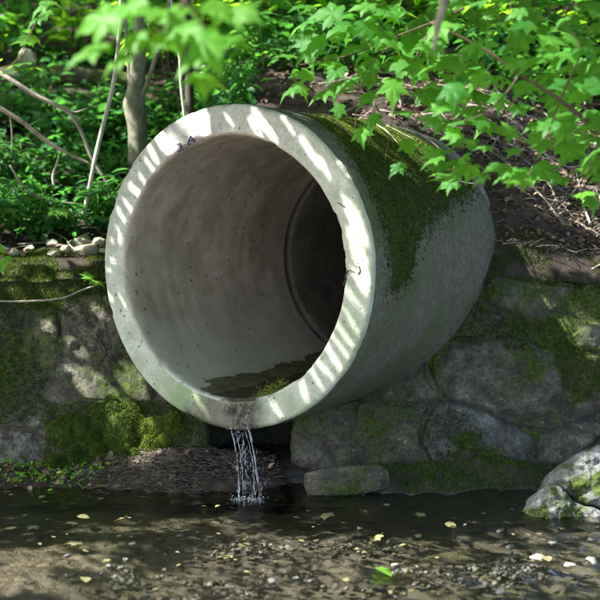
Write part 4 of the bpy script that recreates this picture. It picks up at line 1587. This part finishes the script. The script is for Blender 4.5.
# middle branch with leaves in front of the pipe's top
mid = [(285, 52, 40, 200), (312, 45, 44, 190), (302, 76, 40, 185), (290, 88, 30, 170), (330, 62, 44, 160), (346, 84, 42, 110), (352, 52, 46, 170), (372, 68, 44, 100), (362, 30, 46, 150), (385, 40, 46, 60), (335, 30, 40, 190),
       (392, 92, 46, 90), (366, 98, 38, 120), (410, 70, 46, 40), (405, 112, 40, 80), (360, 138, 30, 110), (395, 166, 34, 120), (376, 122, 30, 90), (420, 40, 50, 300), (395, 12, 50, 330), (362, 8, 46, 200), (430, 95, 46, 40), (318, 94, 30, 120), (408, 148, 30, 60),
       (340, 110, 30, 100), (445, 62, 46, 30), (328, 12, 44, 200), (300, 25, 40, 180)]
lv = [(J(x, 2), J(y, 2), 3.35, w * RNG.uniform(.62, .95), J(a, 12), RNG.uniform(.2, .9)) for x, y, w, a in mid]
lv += [(RNG.uniform(300, 460), RNG.uniform(-5, 92), RNG.uniform(3.3, 3.9), RNG.uniform(20, 36), RNG.uniform(60, 260), RNG.uniform(.2, .9)) for k in range(52)]
branch('maple_branch', 'leafy maple branch reaching left over the mossy top of the pipe',
       [([(520, -20), (450, 15), (400, 35), (350, 55), (300, 65)], 3.35, .006, .002), ([(430, 30), (410, 70), (395, 110), (385, 160)], 3.35, .004, .0012), ([(390, 45), (360, 80), (355, 130)], 3.35, .003, .001)],
       lv, M['leaf_maple'])
# right branch, closer
rt = [(545, 58, 92, 190), (590, 88, 80, 170), (560, 38, 76, 340), (500, 22, 70, 200), (470, 45, 60, 190), (575, 12, 80, 20), (530, 12, 70, 280), (595, 45, 70, 30), (600, 120, 64, 150), (560, 98, 64, 120), (520, 90, 56, 150),
      (522, 182, 56, 150), (548, 172, 60, 60), (575, 148, 64, 40), (500, 168, 50, 180), (590, 160, 60, 20), (480, 176, 34, 190), (540, 145, 54, 100), (505, 130, 50, 170), (470, 110, 50, 160), (490, 85, 52, 180), (455, 80, 46, 170),
      (440, 128, 40, 150), (470, 145, 40, 170), (605, 10, 70, 20), (450, 10, 60, 200), (480, 8, 60, 250), (590, 200, 40, 90), (565, 128, 54, 90), (440, 50, 50, 210), (520, 50, 60, 100), (620, 70, 70, 0), (615, 150, 60, 10)]
lv = [(J(x, 3), J(y, 3), RNG.uniform(2.7, 3.3), w * RNG.uniform(.45, .70), J(a, 15), RNG.uniform(.2, .9)) for x, y, w, a in rt]
lv += [(RNG.uniform(430, 620), RNG.uniform(-5, 185), RNG.uniform(2.8, 3.7), RNG.uniform(18, 36), RNG.uniform(60, 300), RNG.uniform(.2, .9)) for k in range(165)]
branch('maple_branch', 'large leaved maple branch with reddish stem filling the upper right corner',
       [([(680, 200), (610, 140), (560, 100), (520, 75), (485, 50), (430, 22)], 3.0, .011, .004), ([(560, 100), (545, 140), (525, 180), (500, 190)], 3.0, .004, .0015), ([(610, 140), (590, 165), (580, 200)], 3.0, .004, .0015), ([(520, 75), (490, 110), (450, 125)], 3.0, .004, .0015), ([(560, 100), (580, 50), (560, 20)], 3.0, .005, .002)],
       lv, M['leaf_maple'])
# hanging dead brown strip
woody('dead_branch', 'blurred tan dead twig hanging at the top right among the maple leaves', 'branch', [(pxl([(447, -30), (444, 0), (438, 25), (434, 50)], 2.6), [.008, .009, .008, .003], 't')], M['dead'], 8, 24, .3)

# little seedlings on the ledge and pipe
def seedling(px, py, Y, n, w, label, mat='leaf_lime'):
    base = atY(px, py + 6, Y)
    e = empty('seedling', base); tag(e, label, 'seedling', 'seedlings')
    lv = Acc(); Ms = []; Ts = []; st = Acc()
    for k in range(n):
        a = 2 * math.pi * k / n + RNG.uniform(-.4, .4)
        fr = frame(np.array([0, -.4, 1]) + RNG.normal(0, .2, 3), [math.cos(a), math.sin(a), .1])
        s = w * Y / F * RNG.uniform(.7, 1.1)
        p = base + np.array([math.cos(a) * .01, math.sin(a) * .01, .025 + .008 * k])
        Ms.append(fr * s); Ts.append(p)
        st.add(*tube([base, p], [.0012, .0008], 4, 3))
    lv.inst(MAPLE[0], MAPLE[1], np.array(Ms), np.array(Ts))
    st.obj('stem', M['grass'], e); lv.obj('foliage', M[mat], e, False)


seedling(90, 281, 4.5, 3, 14, 'tiny bright seedling on the wall beside the left pipe rim')
seedling(560, 228, 4.9, 5, 14, 'small green seedling in the litter at the right edge')
seedling(520, 232, 4.85, 4, 9, 'tiny seedling in the soil right of the pipe')
seedling(585, 200, 5.0, 6, 16, 'bushy seedling at the right edge above the litter')
seedling(60, 215, 5.0, 5, 14, 'leafy seedling at the back of the left ledge')
seedling(10, 215, 5.0, 5, 16, 'leafy seedling at the left edge of the ledge')

# fallen needles and straws lying along the top of the pipe
for k, (a, b_) in enumerate([((322, 120), (352, 146)), ((384, 131), (412, 146)), ((395, 128), (440, 158)), ((372, 128), (396, 150)), ((352, 118), (386, 128)), ((430, 180), (470, 187))]):
    pa, pb = [on_cyl(*q, R) for q in (a, b_)]
    pts = []
    for t in np.linspace(0, 1, 6):
        an = pa[0] * (1 - t) + pb[0] * t; s = pa[1] * (1 - t) + pb[1] * t
        rr = R + .022 + RNG.uniform(0, .004)
        pts.append(pl(rr * math.sin(an), s, rr * math.cos(an)))
    c = pts[0]
    V, Fs = tube(pts, [.003, .003, .0018], 5, 16)
    o = link('straw', mesh_from('straw', V - c, Fs), M['pale' if k % 2 else 'dead']); o.location = c.tolist()
    tag(o, 'dry straw lying on the mossy top of the pipe', 'straw', 'straws on the pipe')

# ================================================================== LOOSE THINGS IN THE STREAM
leaf_me = Acc(); leaf_me.inst(OVAL[0] * np.array([1.5, 1, .6]), OVAL[1], np.eye(3)[None], np.zeros((1, 3)))
leaf_me = leaf_me.mesh('fallen_leaf'); leaf_me.materials.append(M['fallen'])
leaf_m2 = Acc(); leaf_m2.inst(MAPLE[0] * np.array([1, 1, .4]), MAPLE[1], np.eye(3)[None], np.zeros((1, 3)))
leaf_m2 = leaf_m2.mesh('fallen_leaf'); leaf_m2.materials.append(M['fallen'])
green_m = leaf_me.copy(); green_m.materials.clear(); green_m.materials.append(M['leaf_lime'])


def drop_leaf(px, py, w, me, label, z=.008):
    p = atZ(px, py, z)
    o = bpy.data.objects.new('fallen_leaf', me); COL.objects.link(o)
    o.location = p.tolist()
    s = w * p[1] / F
    o.scale = (s, s, s)
    o.rotation_euler = (RNG.normal(0, .12), RNG.normal(0, .12), RNG.uniform(0, 6.28))
    return tag(o, label, 'leaf', 'fallen leaves on the stream')


named = [(77, 516, 14, 'wide pale leaf floating left of the riffle'), (76, 523, 12, 'yellow leaf just below the wide pale leaf'), (20, 470, 9, 'yellow leaf on the debris at the left edge'), (8, 529, 12, 'pale leaf at the left edge of the water'), (36, 526, 12, 'lone yellow green leaf at the left'),
         (78, 544, 18, 'yellow leaf on the sunlit silt bar'), (125, 518, 12, 'pale leaf in the sun streaks'), (232, 556, 17, 'long pale leaf in front of the riffle'), (242, 546, 14, 'yellow leaf above the long pale leaf'), (328, 513, 16, 'yellow leaf under the stone block'), (380, 535, 16, 'broad cream leaf right of the stone block'),
         (445, 523, 14, 'cream leaf below the big blue grey stone'), (422, 516, 12, 'yellow leaf below the mossy stones'), (85, 577, 14, 'leaf near the bottom left stones'), (545, 556, 14, 'pale leaf in front of the right boulder')]
for px, py, w, lab in named:
    drop_leaf(px, py, w, leaf_me if px % 2 else leaf_m2, lab)
o = drop_leaf(376, 567, 22, green_m, 'bright green leaf on the riffle at bottom centre'); o = drop_leaf(62, 466, 12, green_m, 'green leaf on the debris under the left wall', .05)
for k in range(64):
    px = RNG.uniform(0, 600); py = RNG.uniform(496, 598)
    if px < 130: py = RNG.uniform(478, 560)
    lab = 'small pale leaf scrap on the left pool' if px < 200 else 'small pale leaf scrap on the middle riffle' if px < 400 else 'small pale leaf scrap on the right shallows'
    drop_leaf(px, py, RNG.uniform(3, 8), leaf_me if k % 2 else leaf_m2, lab)

acc = Acc()
n = 10000
gx = RNG.uniform(-1.1, 1.25, n); gy = RNG.uniform(2.75, 3.95, n)
P = np.c_[gx, gy, 0 * gx]
bandA = np.array([atZ(*q)[:2] for q in ((70, 592), (130, 574), (180, 556), (225, 541), (270, 535), (330, 538), (400, 545))])
bandB = np.array([atZ(*q)[:2] for q in ((150, 604), (220, 584), (300, 574), (380, 586), (440, 572), (520, 560), (600, 566))])
def bdist(Q, B):
    best = np.full(len(Q), 9.0)
    for a, c_ in zip(B[:-1], B[1:]):
        ab = c_ - a
        t = np.clip(((Q - a) @ ab) / (ab @ ab), 0, 1)
        best = np.minimum(best, np.linalg.norm(Q - a - t[:, None] * ab, axis=1))
    return best
bd = np.minimum(bdist(P[:, :2], bandA), bdist(P[:, :2], bandB) * .8)
dn = .15 - bd / .13 + 1.5 * fbm(P * np.array([1, 1.7, 1]), 5, 4, 711)
kp = dn > RNG.uniform(-.25, .25, n)
lift_ = np.clip(dn, 0, 1)[kp] * .003
gx, gy = gx[kp], gy[kp]; n = len(gx)
gz = BED(gx, gy, np.c_[gx, gy, 0 * gx]) + .021 + lift_ * 2
gs = .0022 + .013 * RNG.uniform(0, 1, n) ** 3.0
for q in range(4):
    sl = slice(q, None, 4)
    tv = ICO2[0] * (1 + .55 * fbm(ICO2[0] + q * 5, 1.9, 3, 720 + q))[:, None] * np.array([1, .8, .6])
    acc.inst(tv, [ICO2[1]], rand_rots(len(gx[sl]), .3) * gs[sl][:, None, None], np.c_[gx[sl], gy[sl], gz[sl]])
M['gravel'] = rough_mat('wet_gravel', [(.3, (.03, .032, .036)), (.7, (.17, .172, .178))], 60, 1.0, .006, .14, 1.0, 160)
o = acc.obj('gravel', M['gravel'])
tag(o, 'dark wet gravel breaking the surface of the shallow riffle', 'gravel', kind='stuff')
peb = []
for k in range(5):
    V = ICO3[0] * (1 + .5 * fbm(ICO3[0] + k * 7, 1.5, 4, 900 + k))[:, None] * np.array([1, .75, .42])
    for pale in (0, 1):
        me = mesh_from('pebble', V, ICO3[1]); me.materials.append(M['pebble_pale' if pale else 'pebble']); peb.append(me)


def pebble(px, py, w, pale, label, k):
    p = atZ(px, py, .004)
    o = bpy.data.objects.new('pebble', peb[(k % 5) * 2 + pale]); COL.objects.link(o)
    s = w * p[1] / F / 2
    o.location = (p[0], p[1], p[2] - s * .22); o.scale = (s, s, s)
    o.rotation_euler = (RNG.normal(0, .2), RNG.normal(0, .2), RNG.uniform(0, 6.28))
    return tag(o, label, 'pebble', 'pebbles in the stream')


for k, (px, py, w, lab) in enumerate([(537, 557, 16, 'buff rounded pebble standing in the right shallows'), (569, 564, 12, 'cream pebble right of the buff rounded one'), (591, 560, 16, 'pale pebble at the right edge below the boulder'), (414, 568, 13, 'cream pebble beside the green leaf'), (395, 564, 9, 'white pebble left of the cream pebble'),
                                      (245, 538, 8, 'tiny white pebble in the riffle'), (133, 543, 8, 'white pebble at the left end of the riffle'), (500, 590, 10, 'pale pebble at the bottom right')]):
    pebble(px, py, w, 1, lab, k)
for k in range(34):
    px = RNG.uniform(60, 620); py = RNG.uniform(522, 604)
    if px < 240 and py < 535: continue
    lab = 'wet grey pebble in the left riffle' if px < 220 else 'wet grey pebble in the middle riffle' if px < 420 else 'wet grey pebble in the right shallows'
    pebble(px, py, RNG.uniform(4, 11), 0, lab, k)

# ================================================================== OVERHEAD CANOPY (out of view; leaves placed to shade, gaps cut where sun flecks fall)
spots3 = []


def add_spot(p, r): spots3.append((np.dot(p, E1), np.dot(p, E2), r))


k0 = 4.1 / F
for B_ in (((70, 592), (130, 574), (180, 556), (225, 541), (270, 535), (330, 538), (400, 545)), ((150, 604), (220, 584), (300, 574), (380, 586), (440, 572), (520, 560), (600, 566))):
    for k in range(85):
        t = RNG.uniform(0, len(B_) - 1.001); i_ = int(t); t -= i_
        add_spot(atZ(B_[i_][0] * (1 - t) + B_[i_ + 1][0] * t + RNG.normal(0, 6), B_[i_][1] * (1 - t) + B_[i_ + 1][1] * t + RNG.normal(0, 6), .01), RNG.uniform(.01, .042))
for (x0, y0), (x1, y1), r in [((200, 112), (206, 122), 8), ((192, 118), (200, 128), 9), ((182, 124), (190, 137), 9), ((172, 132), (180, 145), 9), ((162, 140), (170, 150), 8), ((152, 150), (158, 158), 4),
                              ((146, 160), (154, 170), 4), ((140, 176), (149, 188), 3.2), ((131, 188), (141, 199), 3.2), ((124, 199), (132, 211), 3.2), ((118, 210), (126, 221), 3.2), ((116, 226), (121, 234), 2.4), ((113, 238), (118, 245), 2.2),
                              ((112, 256), (117, 263), 2.2), ((105, 287), (112, 300), 3), ((121, 298), (124, 304), 2.2), ((121, 328), (124, 334), 2.2), ((108, 268), (110, 272), 2),
                              ((224, 114), (231, 125), 2.6), ((248, 121), (261, 138), 3.2), ((257, 112), (273, 138), 4), ((280, 110), (293, 132), 2.8), ((303, 142), (317, 163), 4.5), ((322, 160), (330, 176), 3), ((334, 153), (344, 168), 2.6),
                              ((344, 200), (352, 222), 6), ((352, 212), (362, 236), 7), ((350, 235), (362, 258), 7), ((356, 255), (368, 280), 7), ((352, 272), (362, 290), 5), ((364, 278), (371, 294), 4),
                              ((348, 290), (363, 312), 3), ((340, 306), (360, 336), 2.4), ((338, 326), (357, 350), 2.6), ((331, 334), (350, 361), 2.6), ((325, 343), (344, 373), 2.6), ((317, 360), (333, 379), 2.4), ((309, 368), (321, 386), 2.2), ((299, 380), (309, 396), 2),
                              ((275, 404), (283, 419), 2.6), ((196, 398), (206, 414), 2.4)]:
    if x0 < 300:
        x0 += RNG.normal(0, 1.6); x1 += RNG.normal(0, 1.6); y0 += RNG.normal(0, 1.6); y1 += RNG.normal(0, 1.6); r *= RNG.uniform(.65, 1.45)
    else:
        x0 += RNG.normal(0, .9); x1 += RNG.normal(0, .9); r *= RNG.uniform(.6, 1.4)
    m_ = max(2, int(math.hypot(x1 - x0, y1 - y0) / 3))
    for t in np.linspace(0, 1, m_):
        h, z = on_ring(x0 + (x1 - x0) * t, y0 + (y1 - y0) * t)
        add_spot(pl(h, 0, z), r * k0 * .62)
for px, py, r in [(78, 348, 3), (76, 372, 4), (83, 384, 4), (97, 382, 5), (106, 386, 3), (130, 382, 5), (128, 366, 3), (100, 310, 3), (153, 445, 9), (150, 430, 6), (158, 462, 7), (130, 408, 3), (52, 330, 3), (520, 280, 4), (578, 335, 3)]:
    add_spot(atW(px, py) - np.array([0, .012, 0]), r * k0 * 1.9)
for px, py, r in [(8, 548, 11), (28, 558, 12), (8, 574, 12), (36, 578, 12), (60, 558, 10), (50, 540, 6), (80, 548, 6), (90, 534, 5), (62, 580, 7), (108, 518, 5), (135, 517, 6), (70, 520, 5), (165, 508, 6), (205, 505, 7), (185, 524, 5), (240, 522, 6), (225, 512, 5), (270, 560, 8), (300, 575, 10), (350, 580, 10), (330, 555, 8), (390, 570, 9), (430, 560, 8), (455, 540, 6), (480, 560, 9), (510, 535, 9), (540, 540, 12),
                  (565, 548, 14), (590, 560, 14), (585, 535, 12), (560, 575, 10), (420, 590, 9), (200, 585, 8), (150, 575, 7), (110, 560, 8), (505, 515, 6)]:
    add_spot(atZ(px, py), r * k0)
for px, py, Y0, r in [(588, 470, 3.8, 12), (600, 490, 3.78, 16), (578, 484, 3.78, 10), (570, 506, 3.74, 9), (552, 512, 3.72, 9), (534, 512, 3.72, 6), (590, 520, 3.74, 10), (610, 460, 3.8, 14), (590, 185, 5.0, 14), (580, 212, 4.95, 10), (565, 225, 4.9, 8), (600, 230, 4.9, 10), (85, 238, 4.9, 10), (92, 252, 4.85, 9), (55, 245, 4.9, 8), (30, 245, 4.9, 6),
                      (390, 135, 4.5, 3), (410, 143, 4.6, 3), (365, 124, 4.4, 3), (45, 285, 4.6, 8), (90, 282, 4.5, 6), (20, 275, 4.65, 8), (8, 268, 4.68, 8), (35, 266, 4.7, 9), (62, 270, 4.68, 9), (88, 267, 4.7, 7), (70, 282, 4.62, 6), (15, 290, 4.6, 6), (40, 50, 7.2, 16), (140, 130, 5.75, 5), (138, 80, 5.75, 5), (100, 140, 5.2, 8), (115, 80, 5.2, 8), (90, 195, 5.2, 6), (178, 60, 5.2, 6), (183, 100, 5.2, 5)]:
    add_spot(atY(px, py, Y0), r * Y0 / F)
for (x0, y0), (x1, y1) in [((328, 116), (350, 132)), ((362, 122), (388, 138)), ((378, 127), (410, 146)), ((396, 130), (440, 158)), ((405, 150), (425, 165)), ((345, 128), (362, 140))]:
    for t in np.linspace(0, 1, 9):
        an, s_ = on_cyl(x0 + (x1 - x0) * t, y0 + (y1 - y0) * t, R)
        add_spot(pl(R * math.sin(an), s_, R * math.cos(an)), .008)
# foreground foliage stands in broken sun
for k in range(34):
    add_spot(atY(RNG.uniform(80, 250), RNG.uniform(0, 90), 2.15), .05)
for k in range(46):
    add_spot(atY(RNG.uniform(280, 450), RNG.uniform(0, 170), 3.35), .045)
for k in range(60):
    add_spot(atY(RNG.uniform(440, 610), RNG.uniform(0, 200), 3.0), .05)
for k in range(8):
    add_spot(atY(RNG.uniform(0, 50), RNG.uniform(0, 80), 3.3), .05)
# random flecks over the slope
for k in range(430):
    y = RNG.uniform(5.0, 10.5); x = RNG.uniform(-.32, .34) * y
    add_spot(np.array([x, y, tz(x, y) + .1]), RNG.uniform(.02, .09))
S3 = np.array(spots3)
canopy = empty('unseen_shade_tree', (-4.9, 7.4, tz(-4.9, 7.4)))
tag(canopy, 'unseen leafy tree over the left bank with crown gaps shaped for the sun flecks', 'tree')
NL = 60000
tx = RNG.uniform(-2.6, 3.2, NL); ty = RNG.uniform(1.2, 10.5, NL)
t0 = np.where(ty > 4.7, np.interp(ty, [4.7, 10.5], [1.0, 3.4]), .4)
tt = RNG.uniform(1.6, 4.2, NL)
Q = np.c_[tx, ty, t0] + SUN * tt[:, None]
vis = (np.abs(Q[:, 0]) < .32 * Q[:, 1] + .12) & (Q[:, 2] < CAMH + .225 * Q[:, 1] + .12)
low = Q[:, 2] < np.interp(Q[:, 1], [0, 4.7, 10.5], [1.6, 1.9, 4.0])
Q = Q[~vis & ~low]
lsz = RNG.uniform(.07, .12, len(Q))
c2 = np.c_[Q @ E1, Q @ E2]
bad = np.zeros(len(Q), bool)
for a, b_, r in S3:
    bad |= np.hypot(c2[:, 0] - a, c2[:, 1] - b_) < r + lsz * .42
Q = Q[~bad]; lsz = lsz[~bad]
fr = rand_rots(len(Q), .5)
acc = Acc()
tv = MAPLE_S[0] - np.array([0, .4, 0])
acc.inst(tv, MAPLE_S[1], fr * lsz[:, None, None], Q)
acc.obj('crown', M['leaf_canopy'], canopy, False)
NS = 190000  # extra cloud of small leaves added to shade the ring and left wall
hh_ = RNG.uniform(-.68, .68, NS); zz_ = RNG.uniform(-.68, .68, NS)
B = PC + hh_[:, None] * HX + zz_[:, None] * ZX
nw = NS // 3
wz_ = RNG.uniform(0, .9, nw)
B[:nw] = np.c_[RNG.uniform(-1.4, .1, nw), wall_plane_y(wz_), wz_]
Q = B + SUN * RNG.uniform(1.0, 2.6, NS)[:, None]
vis = (np.abs(Q[:, 0]) < .32 * Q[:, 1] + .08) & (Q[:, 2] < CAMH + .225 * Q[:, 1] + .08)
Q = Q[~vis]
lsz = RNG.uniform(.018, .034, len(Q))
c2 = np.c_[Q @ E1, Q @ E2]
bad = np.zeros(len(Q), bool)
for a, b_, r in S3:
    bad |= np.hypot(c2[:, 0] - a, c2[:, 1] - b_) < r + lsz * .35
Q = Q[~bad]; lsz = lsz[~bad]
acc = Acc()
acc.inst(SMALL[0] * np.array([1.5, 1, 1]) - np.array([0, .5, 0]), SMALL[1], rand_rots(len(Q), .5) * lsz[:, None, None], Q)
acc.obj('leaflets', M['leaf_canopy'], canopy, False)
lim = Acc()
V, Fs = tube([(-4.9, 7.4, tz(-4.9, 7.4) - .1), (-4.85, 7.3, 3.4), (-4.7, 7.1, 4.6), (-4.3, 6.8, 6.2)], [.2, .16, .13, .08], 12, 30, .1)
obj('trunk', V, Fs, M['bark'], canopy)
for a in [(-3.3, 2.0, 5.0), (-2.6, 3.2, 5.0), (-2.6, 5.0, 5.0), (-2.9, 7.2, 5.4), (-3.0, 9.4, 6.2)]:
    a = np.array(a); s0 = np.array([-4.72, 7.1, 4.5])
    V, Fs = tube([s0, (s0 + a) / 2 + [0, 0, .4], a], [.06, .04, .012], 7, 20, .1)
    obj('limb', V, Fs, M['bark'], canopy)

# ================================================================== LIGHT, WORLD, CAMERA
sun = bpy.data.lights.new('sun', 'SUN')
sun.energy = 4.6; sun.angle = math.radians(.5); sun.color = (1.0, .965, .91)
so = bpy.data.objects.new('sun', sun); COL.objects.link(so)
so.location = (SUN * 30).tolist()
so.rotation_euler = Vector(SUN.tolist()).to_track_quat('Z', 'Y').to_euler()

w = bpy.data.worlds.new('World'); sc.world = w
w.use_nodes = True
nt = w.node_tree
nt.nodes.clear()
sky = nt.nodes.new('ShaderNodeTexSky'); sky.sky_type = 'NISHITA'; sky.sun_disc = False
sky.air_density = .7; sky.dust_density = 3.0; sky.ozone_density = .6
sky.sun_elevation = math.asin(SUN[2]); sky.sun_rotation = math.atan2(SUN[0], SUN[1])
bg = nt.nodes.new('ShaderNodeBackground'); bg.inputs['Strength'].default_value = .14
ow = nt.nodes.new('ShaderNodeOutputWorld')
nt.links.new(sky.outputs[0], bg.inputs[0]); nt.links.new(bg.outputs[0], ow.inputs[0])

cam = bpy.data.cameras.new('camera')
cam.sensor_width = 36; cam.lens = 36 * F / 600
cam.clip_start = .05; cam.clip_end = 300
cam.dof.use_dof = True; cam.dof.focus_distance = 4.05; cam.dof.aperture_fstop = 2.6
co = bpy.data.objects.new('camera', cam); COL.objects.link(co)
co.location = CAM.tolist(); co.rotation_euler = (math.pi / 2 - PITCH, 0, 0)
sc.camera = co

sc.view_settings.view_transform = 'Standard'; sc.view_settings.look = 'None'
sc.view_settings.exposure = 2.5; sc.view_settings.gamma = 1.0
sc.view_settings.use_curve_mapping = False
sc.cycles.max_bounces = 10; sc.cycles.transparent_max_bounces = 16
sc.cycles.diffuse_bounces = 4; sc.cycles.glossy_bounces = 4
sc.cycles.use_denoising = True
